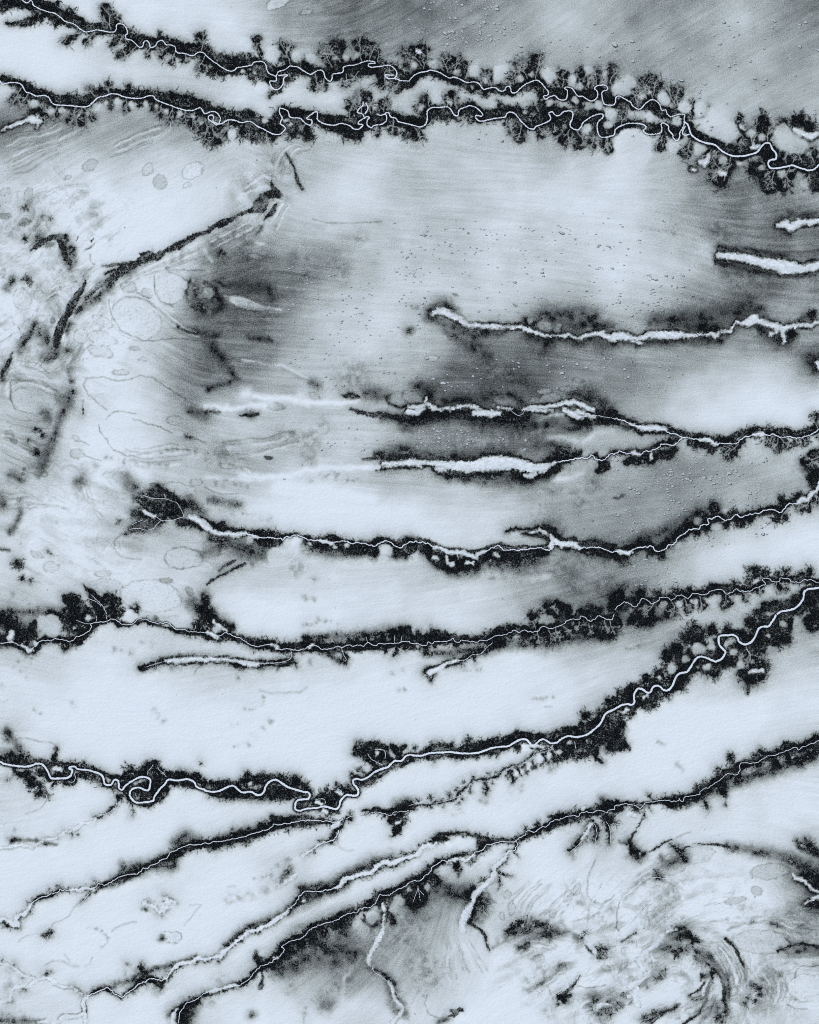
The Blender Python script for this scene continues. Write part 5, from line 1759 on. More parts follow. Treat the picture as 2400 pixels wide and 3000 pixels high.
# beaded shrub hollows
# surveyed pans (large ovals are part of the ground, small ones are built below)
for o in ovals:
    cx, cy, rx, ry, an, tn = o; a = math.radians(an)
    s = win(cx, cx, cy, cy, max(rx, ry)*1.5+6)
    x = wX2[s]-cx; y = wY2[s]-cy
    e = np.hypot((x*math.cos(a)+y*math.sin(a))/rx, (-x*math.sin(a)+y*math.cos(a))/ry)
    e = e+(n3[s]+n1[s])*.35*min(1, 14/min(rx, ry)); k = sstep(1.05, .9, e)*.6
    base[s] = base[s]*(1-k)+tn*100*k
    ed = np.abs(e-1)*min(rx, ry)
    base[s] = base[s] - k*(sstep(.62, .8, vn(X[s]/3.3, Y[s]/3.3, 6))*9)
    base[s] = base[s] - 13*np.exp(-(ed/1.7)**2)*(.35+.65*sstep(.3, .6, vn(X[s]/9, Y[s]/9, 2)))
mbrk = sstep(.25, .62, fbm(X, Y, 17, 3, 6)); base = base - (4+(11+9*sstep(2450, 2550, Y)*(X > 1250)+6*(Y < 1500))*MSW)*np.exp(-(MS*.95)**2)*(MS < 3)*(.25+.75*np.maximum(mbrk, .45*(MSW > .4))) 
k = np.exp(-(NS*1.05)**2)*(NS < 2.5)*(.45+.55*mbrk)*.7; base = base*(1-k)+86*k
kb = np.exp(-(NB**2)*.9)*(NB < 2.3)*.75; base = base*(1-kb)+90*kb
base = 88-np.maximum(86.8-base, 0)*1.2; base = np.clip(base, 28, 88)
# frayed carpets of scrub around the valleys
SD = SD-1.0+1.6*sstep(2200, 2400, Y)
fr = (fbm(X, Y, 4, 2, 0)-.5)*6 + (fbm(X+33, Y, 14, 2, 1)-.5)*5
dark = 1-sstep(-3.5, 4.5, SD+fr)
halo = np.exp(-np.clip(SD+fr*.6, 0, 99)/7.0)*.44+np.exp(-np.clip(SD+fr*.6, 0, 99)/26)*.17
soft = np.exp(-((SS*.9)**2.2)*.85)*.94*(.85+.6*(fbm(X, Y, 18, 3, 2)-.5)); soft = np.where(SS > 2.2, 0, soft)
sof2 = np.exp(-(SG**2)*1.6)*.34*(.25+1.2*sstep(.3, .7, fbm(X, Y, 14, 3, 7))); soft = 1-(1-soft)*(1-sof2)
sbn = SB-1.3+(fbm(X, Y, 4, 2, 3)-.5)*5+(fbm(X, Y, 15, 2, 3)-.5)*5-L1*.5
hard = (1-sstep(-1.5, 1.6, sbn))*np.clip(.97-.06*L1-.12*sstep(.5, .8, fbm(X, Y, 11, 2, 1)), .3, 1)
hhalo = np.exp(-np.clip(sbn, 0, 99)/5.5)*np.clip(.45+.12*L2, .2, .8)
isl = (1-sstep(-7, 2, SI+fr*.6))*(.75+.25*fbm(X, Y, 12, 2, 4))
ki = isl*(Y < 640)*.7; base = base*(1-ki)+np.maximum(base, 74+12*fbm(X, Y, 40, 2, 3))*ki
ridg = np.exp(-(np.abs(fbm(X, Y, 13, 2, 5)-.5)/.035)**2)
inner = .975-.15*ridg*sstep(4, 13, np.minimum(RB, RV))+.05*fbm(X, Y, 9, 2, 6)-.13*sstep(.5, .75, fbm(X, Y, 22, 3, 4))
D = np.maximum(dark*inner, np.maximum(halo, 0))
soft = soft*(1-kb)
D = 1-(1-D)*(1-soft)
D = D*(1-.84*isl)
D = np.maximum(D, .88*np.exp(-(SI+fr*.5-5)**2/16)*sstep(8, 0, SD)*(SI < 20))
D = np.maximum(D, np.maximum(hard*.94, hhalo*.8))
rim = np.exp(-np.clip(SD+fr*.5+5, -20, 99)**2/18)*.9*(SD < 4)
D = np.maximum(D, rim*.86*(1-isl))
D = D*(1-wreg*.3*sstep(-.5, 1.1, L1+.6*L2)*sstep(6, 14, np.minimum(RB, RV))*sstep(0, 8, SB))
D = np.maximum(D, .995*np.exp(-(RB/10.5)**4)); D = np.maximum(D, .93*np.exp(-(RV/5.2)**4)*sstep(16, 2, SD))
D = np.maximum(D, .7*(1-sstep(-.8, .9, SK)))
D = np.maximum(D, .86*(1-sstep(-.4, 1.2, TW))*sstep(-2, 2, SI))
D = np.maximum(D, .42*np.exp(-np.clip(TW, 0, 99)/2.6)*sstep(-4, 2, SI))
gate = np.maximum(sstep(.22, .5, D), sstep(84, 70, base))*sstep(2380, 2320, Y)*(.62+.5*fbm(X, Y, 16, 2, 1))
D = np.maximum(D, .93*np.exp(-(SWD-5.5)**2/24)*gate*(SWD < 16))
D = 1-(1-D)*(1-.5*np.exp(-np.clip(SWD-5, 0, 99)/10)*gate*(SWD < 90))
D = np.maximum(D, .55*np.exp(-((SWD-2.2)/1.7)**2)*(1-gate)*sstep(.2, .5, fbm(X, Y, 10, 2, 6))*(Y > 2000))
frw = SWD+(fbm(X, Y, 5, 2, 6)-.5)*9+(fbm(X, Y, 12, 2, 2)-.5)*7
D = D*sstep(-3.5, 5, frw)
vein = (1-sstep(-.7, .8, VE))*sstep(3, -3, SD)
speck = sstep(.60, .85, vn(X/3.1, Y/3.1, 2))*.35*sstep(.4, .8, fbm(X, Y, 30, 2, 7))
D = D*(1-speck*sstep(5, 12, np.minimum(RB, RV)))
lin = (np.clip(base, 5, 100)/100)**2.2
SN, DK = .88**2.2, .012
B0 = np.clip((SN-lin)/(SN-DK), 0, 1)
B = 1-(1-B0)*(1-np.clip(D, 0, 1))
B = B*(1-vein*.38)
B = np.where(SWD < 8, np.minimum(B, .25+.75*sstep(-3, 5, frw)+.0), B)
B = np.clip(B, 0, 1).astype(np.float32)
wood = np.clip(D*(1-vein), 0, 1)

# ------------------------------------------------------------------ relief
def blur(F, r):
    for ax in (0, 1):
        for _ in range(2):
            c = np.cumsum(np.concatenate([np.repeat(np.take(F, [0], ax), r+1, ax), F, np.repeat(np.take(F, [-1], ax), r, ax)], ax), ax, dtype=np.float64)
            n = F.shape[ax]
            F = (np.take(c, np.arange(2*r+1, 2*r+1+n), ax)-np.take(c, np.arange(0, n), ax))/(2*r+1)
    return F.astype(np.float32)
bl = blur(np.clip(D, 0, 1).astype(np.float32), 7)
Z = -14*bl + 5*(fbm(X, Y, 300, 3, 1)-.5) + (.2*L1*.5+.15*L0*.5 + 1.2*(fbm(X/2, Y, 16, 3, 2)-.5) + .5*(fbm(X, Y, 6, 2, 5)-.5))*(1-bl)
def zat(x, y): return samp(Z, x, y)
def wpos(x, y): return (x-1200)*S, (1500-y)*S

# ------------------------------------------------------------------ materials
def newmat(name):
    m = bpy.data.materials.new(name); m.use_nodes = True
    return m, m.node_tree.nodes, m.node_tree.links, m.node_tree.nodes['Principled BSDF']
def mixn(n, l, fac, a, b):
    x = n.new('ShaderNodeMix'); x.data_type = 'RGBA'
    for s, v in ((0, fac), (6, a), (7, b)):
        if hasattr(v, 'is_output'): l.new(v, x.inputs[s])
        else: x.inputs[s].default_value = v
    return x.outputs[2]
def mth(n, l, o, *a, clamp=False):
    x = n.new('ShaderNodeMath'); x.operation = o; x.use_clamp = clamp
    for k, v in enumerate(a):
        if hasattr(v, 'is_output'): l.new(v, x.inputs[k])
        else: x.inputs[k].default_value = v
    return x.outputs[0]
def noise(n, l, scale, detail=2, rough=.5, vec=None, stretch=None):
    tc = n.new('ShaderNodeTexCoord'); o = tc.outputs['Object']
    if stretch:
        mp = n.new('ShaderNodeMapping'); mp.inputs['Scale'].default_value = stretch[:3]; mp.inputs['Rotation'].default_value = (0, 0, stretch[3])
        l.new(o, mp.inputs[0]); o = mp.outputs[0]
    x = n.new('ShaderNodeTexNoise'); x.inputs['Scale'].default_value = scale; x.inputs['Detail'].default_value = detail
    x.inputs['Roughness'].default_value = rough; l.new(o, x.inputs['Vector']); return x.outputs['Fac']
SNOW = (0.80, 0.862, 0.895, 1); SCRUB = (0.0030, 0.0042, 0.0058, 1); MOSS = (0.010, 0.0125, 0.006, 1)
def bump(n, l, b, h, dist, strength):
    x = n.new('ShaderNodeBump'); x.inputs['Distance'].default_value = dist; x.inputs['Strength'].default_value = strength
    l.new(h, x.inputs['Height']); l.new(x.outputs[0], b.inputs['Normal'])
gm, n, l, b = newmat('snow and scrub cover')
at = n.new('ShaderNodeAttribute'); at.attribute_name = 'scrub_cover'
v = at.outputs['Fac']
g1 = noise(n, l, .11, 2, .75); g2 = noise(n, l, .55, 1, .6)
gg = mth(n, l, 'ADD', mth(n, l, 'SUBTRACT', g1, .5), mth(n, l, 'MULTIPLY', mth(n, l, 'SUBTRACT', g2, .5), .9))
amp = mth(n, l, 'MULTIPLY', mth(n, l, 'MULTIPLY', v, mth(n, l, 'SUBTRACT', 1.12, v)), 2.5)
f = mth(n, l, 'ADD', v, mth(n, l, 'MULTIPLY', gg, mth(n, l, 'ADD', amp, .07)), clamp=True)
cr = n.new('ShaderNodeValToRGB'); cr.color_ramp.elements[0].color = SNOW; cr.color_ramp.elements[1].color = SCRUB
e = cr.color_ramp.elements.new(.5); e.color = (.412, .452, .430, 1); l.new(f, cr.inputs[0])
c = cr.outputs[0]
l.new(c, b.inputs['Base Color']); b.inputs['Roughness'].default_value = .85; b.inputs['Specular IOR Level'].default_value = .1
bump(n, l, b, noise(n, l, .05, 4, .62, stretch=(.7, 1, 1, .2)), 2.6, .8)
im, n, l, b = newmat('snow covered river ice')
c = mixn(n, l, mth(n, l, 'MULTIPLY', noise(n, l, .12, 3, .6), .22), (0.80, 0.875, 0.94, 1), (0.34, 0.40, 0.45, 1))
l.new(c, b.inputs['Base Color']); b.inputs['Roughness'].default_value = .7; b.inputs['Specular IOR Level'].default_value = .2
pm, n, l, b = newmat('crusted pan surface')
c = mixn(n, l, mth(n, l, 'MULTIPLY', mth(n, l, 'SUBTRACT', noise(n, l, .04, 5, .72, stretch=(.6, 1, 1, .1)), .42), 2.1, clamp=True), (0.80, 0.855, 0.895, 1), (0.34, 0.39, 0.42, 1))
l.new(c, b.inputs['Base Color']); b.inputs['Roughness'].default_value = .75
bump(n, l, b, noise(n, l, .04, 3), 2.0, .4)
tm, n, l, b = newmat('dark winter canopy')
c = mixn(n, l, noise(n, l, .03, 3), (0.0015, 0.0026, 0.0036, 1), (0.010, 0.014, 0.018, 1))
l.new(c, b.inputs['Base Color']); b.inputs['Roughness'].default_value = .9; b.inputs['Specular IOR Level'].default_value = .05
gm2, n, l, b = newmat('thin snow in hollow')
c = mixn(n, l, noise(n, l, .3, 2), (.42, .46, .47, 1), (.62, .68, .72, 1))
l.new(c, b.inputs['Base Color']); b.inputs['Roughness'].default_value = .85
hm, n, l, b = newmat('scrub ring')
c = mixn(n, l, noise(n, l, .25, 2), (0.01, 0.013, 0.016, 1), (0.11, 0.13, 0.14, 1))
l.new(c, b.inputs['Base Color']); b.inputs['Roughness'].default_value = .9

def mesh(name, V, F, mats, k, fmat=None, smooth=False):
    me = bpy.data.meshes.new(name); V = np.asarray(V, np.float32); F = np.asarray(F, np.int32)
    me.vertices.add(len(V)); me.vertices.foreach_set('co', V.ravel())
    me.loops.add(F.size); me.loops.foreach_set('vertex_index', F.ravel())
    me.polygons.add(len(F)); me.polygons.foreach_set('loop_start', np.arange(0, F.size, k, dtype=np.int32))
    if fmat is not None: me.polygons.foreach_set('material_index', np.asarray(fmat, np.int32))
    me.polygons.foreach_set('use_smooth', np.full(len(F), smooth, bool))
    for m in mats: me.materials.append(m)
    me.update(calc_edges=True); return me
def obj(name, me, label=None, cat=None, kind=None, group=None, loc=(0, 0, 0)):
    o = bpy.data.objects.new(name, me); sc.collection.objects.link(o); o.location = loc
    if label: o['label'] = label
    if cat: o['category'] = cat
    if kind: o['kind'] = kind
    if group: o['group'] = group
    return o

# ------------------------------------------------------------------ ground sheet, running on to the horizon
grow = np.cumsum(4*1.22**np.arange(46))
ex = np.r_[gx[0]-grow[::-1], gx, gx[-1]+grow]; ey = np.r_[gy[0]-grow[::-1], gy, gy[-1]+grow]
EX, EY = np.meshgrid(ex, ey)
cxp = np.clip(EX, gx[0], gx[-1]); cyp = np.clip(EY, gy[0], gy[-1])
far = sstep(0, 260, np.hypot(EX-cxp, EY-cyp))
ii = np.clip(np.round((cxp-gx[0])/G0).astype(int), 0, NX-1); jj = np.clip(np.round((cyp-gy[0])/G0).astype(int), 0, NY-1)
EZ = Z[jj, ii]*(1-far)
EB = B[jj, ii]*(1-far)+far*(.12+.5*sstep(.45, .8, fbm(EX, EY, 400, 4, 2)))
VX, VY = wpos(EX, EY)
V = np.stack([VX, VY, EZ], -1).reshape(-1, 3)
h, w = EX.shape; idx = np.arange(h*w, dtype=np.int32).reshape(h, w)
F = np.stack([idx[1:, :-1], idx[1:, 1:], idx[:-1, 1:], idx[:-1, :-1]], -1).reshape(-1, 4)
me = mesh('ground', V, F, [gm], 4, smooth=True)
a = me.attributes.new('scrub_cover', 'FLOAT', 'POINT'); a.data.foreach_set('value', EB.astype(np.float32).ravel())
obj('ground', me, 'snow covered plain patched with grey scrub and cut by wooded river valleys', 'ground', 'structure')

# ------------------------------------------------------------------ rivers
def ribbon(L, wid, k, name, lift=.5, taper=False):
    t = np.gradient(L, axis=0); t /= np.hypot(t[:, 0], t[:, 1])[:, None]+1e-9; nrm = np.c_[-t[:, 1], t[:, 0]]
    s = np.arange(len(L))*1.0
    w1 = wid/2*(1+.45*(vn(s/5, s*0+k, k % 8)-.5)+.5*(vn(s/2, s*0+k, (k+2) % 8)-.5))
    w2 = wid/2*(1+.45*(vn(s/6, s*0+k+9, k % 8)-.5)+.5*(vn(s/2, s*0+k+7, (k+3) % 8)-.5))
    if taper: e = np.clip(s/len(s)*6+.3, 0, 1); w1 = w1*e; w2 = w2*e
    rows = []
    for o_ in (-1, -.4, .4, 1):
        ww = np.where(o_ < 0, w1, w2)
        p = L+nrm*(o_*ww)[:, None]; x, y = wpos(p[:, 0], p[:, 1])
        z = np.maximum.reduce([zat(p[:, 0]+dx, p[:, 1]+dy) for dx, dy in ((0, 0), (1.2, 0), (-1.2, 0), (0, 1.2), (0, -1.2))])+lift+(.15 if abs(o_) < 1 else 0)
        rows.append(np.c_[x, y, z])
    V = np.stack(rows, 1).reshape(-1, 3); m = len(L); i = np.arange(m-1)*4
    F = np.concatenate([np.c_[i+j, i+j+1, i+j+5, i+j+4] for j in range(3)])
    return mesh(name, V, F, [im], 4, smooth=True)
RIV = {
 'A': 'bright northern river winding through the topmost dark wooded valley',
 'B': 'bright second river from the top, strongly meandering in its dark valley',
 'C': 'wide bright river below the meeting of the two northern rivers, upper right',
 'E': 'thin bright river in the upper arm of the forked valley at right middle',
 'F': 'thin bright river in the lower arm of the forked valley, joining at a point',
 'G': 'bright river from the dark fan at left middle to the right edge',
 'H': 'hair thin frozen river in the dark belt above the large central snowfield',
 'H2': 'hair thin frozen river between rows of dark side gullies, right edge',
 'I': 'broad looping river with large bends crossing below the central snowfield',
 'I2': 'broad smooth river reach bending up to the right edge',
 'L': 'finely zigzagging frozen stream running from left edge under the looping river',
 'L2': 'rough thin stream threading the comb of small gullies above the white flats',
 'N': 'thick white zigzag stream in the lower left dark edged valley',
 'P': 'thin curly stream in the lowest long dark valley',
 'P2': 'thin stream in the dark belt climbing to the right edge in the lower right',
 'Q': 'short white stream fading south west from the pinched dark neck',
 'R': 'short rough stream hanging south of the lower right dark belt'}
for k, (nm, L) in enumerate(RL.items()):
    obj('river', ribbon(L, WID[nm], k, 'river'), RIV[nm], 'river', 'structure')
LP = ['small loop of an old channel hanging below the northern river', 'oxbow at the right end of the northern river',
      'tight oxbow at the left of the second river', 'kinked side channel rising into the dark spur of the second river',
      'right hand strand of the dark spur above the second river', 'short hooked channel west of the second river bend', 'small hooked channel beside the meeting of the rivers']
for k, (nm, P) in enumerate(loops):
    obj('oxbow_channel', ribbon(smooth_line(P), 3.0, k+20, 'oxbow'), LP[k % len(LP)], 'old channel', 'structure')

SHORT = {'A': 'northernmost river', 'B': 'second river from the top', 'C': 'joined northern river', 'E': 'upper arm of the forked river', 'F': 'lower arm of the forked river',
 'G': 'river crossing the middle', 'H': 'thin belted stream over the central snowfield', 'H2': 'stream of rounded gullies', 'I': 'big looping river', 'I2': 'smooth broad reach',
 'L': 'zigzag stream', 'L2': 'comb like stream', 'N': 'thick white stream', 'P': 'lowest long stream', 'P2': 'lower right belt stream', 'Q': 'pinched neck stream', 'R': 'short southern stream'}
ORD = ['', 'second', 'third', 'fourth', 'fifth', 'sixth', 'seventh', 'eighth', 'ninth', 'tenth', 'eleventh', 'twelfth']
marks = []
def later(o, text, x, y): marks.append((o, text, x, y))
def name_marks():
    groups = {}
    for o, text, x, y in marks:
        d, k = min((float(np.hypot(L[::5, 0]-x, L[::5, 1]-y).min()), q) for q, L in RL.items())
        L = RL[k]; yr = L[int(np.argmin(np.hypot(L[:, 0]-x, L[:, 1]-y))), 1]
        side = 'touching' if d < 12 else ('above' if y < yr else 'below')
        groups.setdefault((text, side, k), []).append((x, y, o))
    for (text, side, k), it in groups.items():
        it.sort(key=lambda q: q[0])
        for q, (x, y, o) in enumerate(it):
            pre = '' if len(it) == 1 else ('leftmost ' if q == 0 else (ORD[q] if q < 12 else 'later')+' from left, ')
            o['label'] = pre+text+' '+side+' the '+SHORT[k]
for k, (P, w) in enumerate(creeks):
    L = smooth_line(P)
    L = wiggle(L, 1.0, 7, k)
    m = L[len(L)//2]
    later(obj('creek', ribbon(L, w, k+40, 'creek'), 'creek', 'creek', 'structure'), 'narrow white creek', *m)

# ------------------------------------------------------------------ white washes and frozen lakes
bb = []
for P in wash:
    A_ = np.array(P); bb.append(A_)
par = list(range(len(wash)))
def find(a):
    while par[a] != a: a = par[a]
    return a
for a_ in range(len(wash)):
    for b_ in range(a_):
        d = np.hypot(bb[a_][:, None, 0]-bb[b_][None, :, 0], bb[a_][:, None, 1]-bb[b_][None, :, 1])-bb[a_][:, None, 2]-bb[b_][None, :, 2]
        if d.min() < 14: par[find(a_)] = find(b_)
cl = {}
for a_ in range(len(wash)): cl.setdefault(find(a_), []).append(a_)
for k, mem in cl.items():
    A_ = np.vstack([bb[m] for m in mem]); R = A_[:, 2].max()+8
    x0, x1, y0, y1 = A_[:, 0].min()-R, A_[:, 0].max()+R, A_[:, 1].min()-R, A_[:, 1].max()+R
    x = np.arange(x0, x1, 1.15); y = np.arange(y0, y1, 1.15); XX, YY = np.meshgrid(x, y)
    fx = XX+(fbm(XX, YY, 12, 3, 1)-.5)*9; fy = YY+(fbm(XX+40, YY, 12, 3, 2)-.5)*9
    Q = np.full(XX.shape, 99.0)
    for m in mem:
        P = wash[m]
        for p, q in (zip(P[:-1], P[1:]) if len(P) > 1 else [(P[0], P[0])]):
            dx, dy = q[0]-p[0], q[1]-p[1]; t = np.clip(((fx-p[0])*dx+(fy-p[1])*dy)/(dx*dx+dy*dy+1e-9), 0, 1)
            Q = np.minimum(Q, np.hypot(fx-p[0]-t*dx, fy-p[1]-t*dy)-(p[2]+(q[2]-p[2])*t))
    big = np.clip(R-10, 0, 10)/10
    Q = Q+(fbm(XX, YY, 7, 2, 3)-.5)*(3+9*big)+(fbm(XX, YY, 2.6, 2, 5)-.5)*(2+9*big)
    ins = Q < -1.6
    cell = ins[:-1, :-1] & ins[1:, :-1] & ins[:-1, 1:] & ins[1:, 1:]
    jj_, ii_ = np.nonzero(cell)
    if len(jj_) < 4: continue
    W_ = XX.shape[1]; F = np.c_[(jj_+1)*W_+ii_, (jj_+1)*W_+ii_+1, jj_*W_+ii_+1, jj_*W_+ii_]
    u, inv = np.unique(F.ravel(), return_inverse=True); F = inv.reshape(-1, 4)
    px, py = XX.ravel()[u], YY.ravel()[u]; wx_, wy_ = wpos(px, py)
    z = np.maximum.reduce([zat(px+dx, py+dy) for dx, dy in ((0, 0), (1.6, 0), (-1.6, 0), (0, 1.6), (0, -1.6))])+.35
    long = max(x1-x0, y1-y0)
    nm = 'dry_wash' if long > 90 else 'frozen_lake'
    lab = ('frayed white wash' if long > 90 else 'small white frozen pool')
    later(obj(nm, mesh(nm, np.c_[wx_, wy_, z], F, [pm], 4, smooth=True), nm, 'wash' if long > 90 else 'pool', 'structure'), lab, px.mean(), py.mean())
    # keep trees off it
    sl_ = win(x0, x1, y0, y1, 2); 
    if wood[sl_].size:
        gi = np.clip(((X[sl_]-x0)/1.15).astype(int), 0, ins.shape[1]-1); gj = np.clip(((Y[sl_]-y0)/1.15).astype(int), 0, ins.shape[0]-1)
        inb = (X[sl_] > x0) & (X[sl_] < x1) & (Y[sl_] > y0) & (Y[sl_] < y1)
        wood[sl_] = wood[sl_]*(1-(ins[gj, gi] & inb))

# ------------------------------------------------------------------ woods along each valley: one mass of trees per valley
tr = np.random.default_rng(11)
st = 2.35
tx, ty = np.meshgrid(np.arange(0, 2400, st), np.arange(0, 3000, st))
tx = (tx+tr.uniform(-1.2, 1.2, tx.shape)).ravel(); ty = (ty+tr.uniform(-1.2, 1.2, ty.shape)).ravel()
pr = samp(wood, tx, ty); rv = np.minimum(samp(RB, tx, ty)-3.2, samp(RV, tx, ty)-1.6)
ok = (tr.random(tx.shape) < sstep(.72, 1.0, pr)*.85) & (rv > 0)
for P, w in creeks+[(q, 3.0) for _, q in loops]:
    L = smooth_line(P, 3)
    bx0, by0 = L.min(0)-3; bx1, by1 = L.max(0)+3
    c_ = np.nonzero(ok & (tx > bx0) & (tx < bx1) & (ty > by0) & (ty < by1))[0]
    if len(c_):
        d = np.hypot(tx[c_][:, None]-L[None, :, 0], ty[c_][:, None]-L[None, :, 1]).min(1)
        ok[c_[d < w/2+1.1]] = False
tx = tx[ok]; ty = ty[ok]
keys = list(RL.keys())
SEED = [(RL[k][::25], k) for k in keys]
SEED += [(np.array(p, float), q) for p, q in (
   ([(1270, 915), (1400, 960), (1600, 985), (1800, 990), (2000, 980), (2150, 970), (2250, 940), (2390, 950)], 'D'),
   ([(2100, 740), (2200, 760), (2390, 790)], 'K'), ([(2280, 650), (2390, 630)], 'K2'),
   ([(870, 1170), (1000, 1190), (1200, 1200), (1400, 1210), (1650, 1190)], 'E0'),
   ([(1060, 1340), (1200, 1350), (1400, 1370)], 'F0'),
   ([(600, 690), (780, 560), (400, 780), (250, 900), (170, 1000)], 'X'), ([(100, 700), (180, 740), (70, 820)], 'Y'),
   ([(30, 1100), (140, 1320), (210, 1120)], 'Z'), ([(2300, 2450), (2390, 2600), (2380, 2500)], 'U'),
   ([(1500, 2720), (1620, 2740), (1750, 2790)], 'V'), ([(1950, 2750), (2050, 2850), (2080, 2950)], 'S'), ([(400, 1930), (900, 1945)], 'H3'))]
best = np.full(len(tx), 1e9); own = np.zeros(len(tx), int); names = []
for q, (P, k) in enumerate(SEED):
    names.append(k); P = P.astype(np.float32)
    for c0 in range(0, len(tx), 40000):
        s_ = slice(c0, c0+40000)
        d = np.hypot(tx[s_][:, None]-P[None, :, 0], ty[s_][:, None]-P[None, :, 1]).min(1)
        m_ = d < best[s_]; best[s_] = np.where(m_, d, best[s_]); own[s_] = np.where(m_, q, own[s_])
WD = {'A': 'dark wood along the northernmost winding river', 'B': 'dark wood along the second river from the top',
 'C': 'dark wood with bushy side gullies at the meeting of the northern rivers', 'E': 'dark wood of the upper arm of the forked valley at right',
 'F': 'dark wood of the lower arm of the forked valley at right', 'G': 'dark wood from the black fan at left middle to the right edge',
 'H': 'dark wood belt with comb like gullies above the central snowfield', 'H2': 'dark wood of rounded gully lobes near the right edge',
 'I': 'dark wood inside the big loops below the central snowfield', 'I2': 'dark wood beside the broad reach at the right edge',
 'L': 'narrow dark wood strip along the zigzag stream at lower left', 'L2': 'lacy dark wood comb above the white flats',
 'N': 'narrow dark wood edging the thick white stream at lower left', 'P': 'dark wood along the lowest long valley',
 'P2': 'dark wood belt climbing to the right edge at lower right', 'Q': 'small dark wood at the pinched valley neck', 'R': 'dark wood wisps by the short southern stream',
 'D': 'soft dark wood around the wide white wash at right', 'K': 'dark fringe of trees round the hairy white wash at right', 'K2': 'dark fringe round the small white wash at upper right',
 'E0': 'dark tree line over the white wash at the valley head', 'F0': 'dark tree line around the long straight white wash',
 'X': 'black diagonal line of trees on the fault scarp at upper left', 'Y': 'black hooked thicket near the left edge', 'Z': 'dark thicket on the steep bank at far left',
 'U': 'dark thicket around the small wash at lower right edge', 'V': 'dark scattered thicket on the marbled ground at lower right', 'S': 'dark streaked thicket by the curved ridges at bottom right',
 'H3': 'dark tree lines along the short white side wash'}
for q, k in enumerate(names):
    m_ = own == q; N = int(m_.sum())
    if N < 3: continue
    cx, cy = tx[m_], ty[m_]; r = tr.uniform(3.0, 5.6, N)
    X0, Y0 = wpos(cx, cy); z0 = zat(cx, cy)-.5; hh = tr.uniform(4.5, 8.5, N); rot = tr.uniform(0, 6.28, N)
    V = np.zeros((N, 6, 3))
    for j in range(5):
        rr = r*tr.uniform(.65, 1.2, N); aa = rot+j*2*math.pi/5
        V[:, j, 0] = X0+np.cos(aa)*rr; V[:, j, 1] = Y0+np.sin(aa)*rr; V[:, j, 2] = z0+tr.uniform(0, 1.5, N)
    V[:, 5, 0] = X0; V[:, 5, 1] = Y0; V[:, 5, 2] = z0+hh
    b0 = np.arange(N)[:, None]*6
    F = np.concatenate([b0+np.array([[j, (j+1) % 5, 5]]) for j in range(5)])
    obj('riverside_wood', mesh('riverside_wood', V.reshape(-1, 3), F, [tm], 3), WD[k], 'wood', 'stuff')
print('trees', len(tx))

# ------------------------------------------------------------------ small scrub ringed hollows on the plains
def hollow_mesh(name, seed):
    r_ = np.random.default_rng(seed); N = 12; V = []; prof = [(1.25, -.6), (1.05, 1.6), (.8, 1.7), (.55, .8)]
    jit = r_.uniform(.8, 1.2, N)
    for R_, z in prof:
        for j in range(N):
            a = 2*math.pi*j/N; V.append((math.cos(a)*R_*jit[j], math.sin(a)*R_*jit[j], z*(r_.uniform(.6, 1.2))))
    V.append((0, 0, .8)); F = []; M = []
    for q in range(3):
        for j in range(N):
            # the dark ring is open on its upper left flank, which takes the pale material
            F.append((q*N+j, q*N+(j+1) % N, (q+1)*N+(j+1) % N, (q+1)*N+j)); M.append(0 if (q < 2 and not (3 <= j <= 6)) or (q == 2 and j > 7) else 1)
    for j in range(0, N, 1): F.append((3*N+j, 3*N+(j+1) % N, 4*N, 4*N)); M.append(1)
    me = bpy.data.meshes.new(name)
    me.from_pydata(V, [], [tuple(dict.fromkeys(f)) for f in F]); me.materials.append(hm); me.materials.append(gm2)
    me.polygons.foreach_set('material_index', M); me.update(); return me
HM = [hollow_mesh('hollow', s) for s in range(4)]
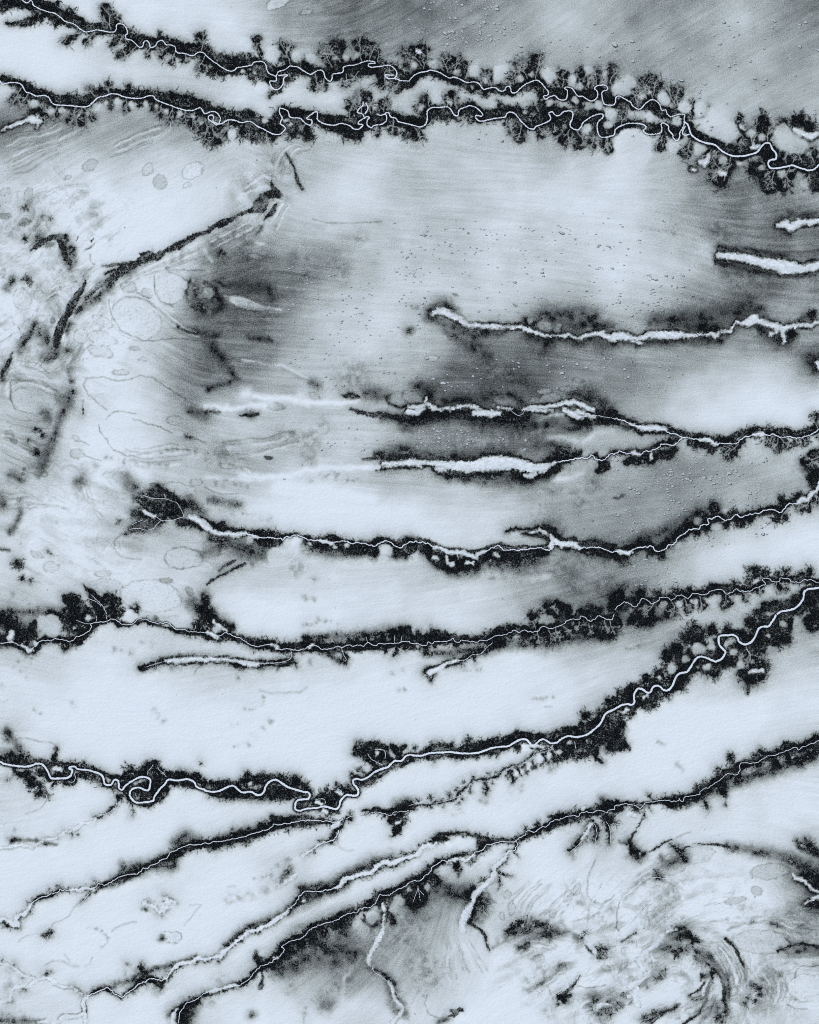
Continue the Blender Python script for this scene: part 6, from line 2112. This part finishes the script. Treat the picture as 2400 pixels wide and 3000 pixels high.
REG = [  # x0,y0,x1,y1,count,size,stretch,label
 (1200, 0, 1480, 140, 44, 2.6, 1.5, 'tiny scrub ringed hollow on the grey plain at the top edge'),
 (1400, 60, 2400, 420, 70, 2.7, 1.5, 'tiny scrub ringed hollow on the grey plain above the northern river'),
 (830, 720, 1250, 1150, 90, 1.7, 1.8, 'tiny scrub ringed hollow on the streaked plain left of centre'),
 (1150, 640, 1950, 930, 110, 1.6, 2.2, 'tiny elongated hollow on the pale plain above the long central wash'),
 (1800, 800, 2010, 960, 34, 1.9, 2.2, 'tiny dark hollow on the white plain in front of the hairy wash'),
 (1250, 1050, 2000, 1150, 38, 2.5, 1.3, 'tiny scrub ringed hollow on the grey plain below the long central wash'),
 (1200, 1230, 1560, 1320, 34, 2.2, 1.2, 'tiny hollow on the dark plain between the two white washes'),
 (1800, 1330, 2250, 1600, 96, 2.4, 1.4, 'tiny scrub ringed hollow on the grey plain right of centre'),
 (1830, 1640, 1990, 1720, 24, 1.6, 2.0, 'tiny dark hollow on the pale slope right of centre'),
 (940, 1250, 1200, 1330, 10, 2.4, 1.3, 'tiny scrub ringed hollow on the grey plain at centre')]
hr = np.random.default_rng(5); tot = 0; REG = [(a, b, c, d, int(e*1.7), f*1.12, g, h) for a, b, c, d, e, f, g, h in REG]; allh = []
for x0, y0, x1, y1, c, sz, stch, lab in REG:
    t_ = 0; k = 0
    while k < c and t_ < c*30:
        t_ += 1; x = hr.uniform(x0, x1); y = hr.uniform(y0, y1)
        if samp(D, np.array([x]), np.array([y]))[0] > .3 or vn(np.array([x/60]), np.array([y/40]), 3)[0] < .35: continue
        s = sz*hr.lognormal(0, .3); allh.append((s, x, y, stch*hr.uniform(.8, 1.2), lab)); k += 1
allh.sort(key=lambda q: -q[0])
rest = []
for q, (s, x, y, stch, lab) in enumerate(allh):
    X0, Y0 = wpos(x, y); z = float(zat(np.array([x]), np.array([y]))[0]); an = hr.uniform(-.45, .0) if y > 300 else hr.uniform(-.7, -.2)
    if q < 290:
        o = obj('scrub_hollow', HM[q % 4], lab, 'hollow', None, lab.replace('tiny', 'tiny').split(' on ')[0]+'s on '+lab.split(' on ')[1], (X0, Y0, z))
        o.scale = (s*stch*S*.8, s*S*.75, .4); o.rotation_euler = (0, 0, an)
    else: rest.append((X0, Y0, z, s*stch*S*.8, s*S*.75, an))
if rest:
    V = []; F = []; M = []; src = HM[0]; co = np.array([v.co[:] for v in src.vertices]); n0 = 0
    for X0, Y0, z, sx, sy, an in rest:
        c_, s_ = math.cos(an), math.sin(an); px = co[:, 0]*sx; py = co[:, 1]*sy
        V += list(zip(X0+px*c_-py*s_, Y0+px*s_+py*c_, z+co[:, 2]*.4))
        for p in src.polygons: F.append(tuple(n0+i for i in p.vertices)); M.append(p.material_index)
        n0 += len(co)
    me = bpy.data.meshes.new('scrub_specks'); me.from_pydata(V, [], F); me.materials.append(hm); me.materials.append(gm2)
    me.polygons.foreach_set('material_index', M); me.update()
    obj('scrub_specks', me, 'faint specks of scrub sprinkled over the grey plains', 'scrub', 'stuff')

name_marks()
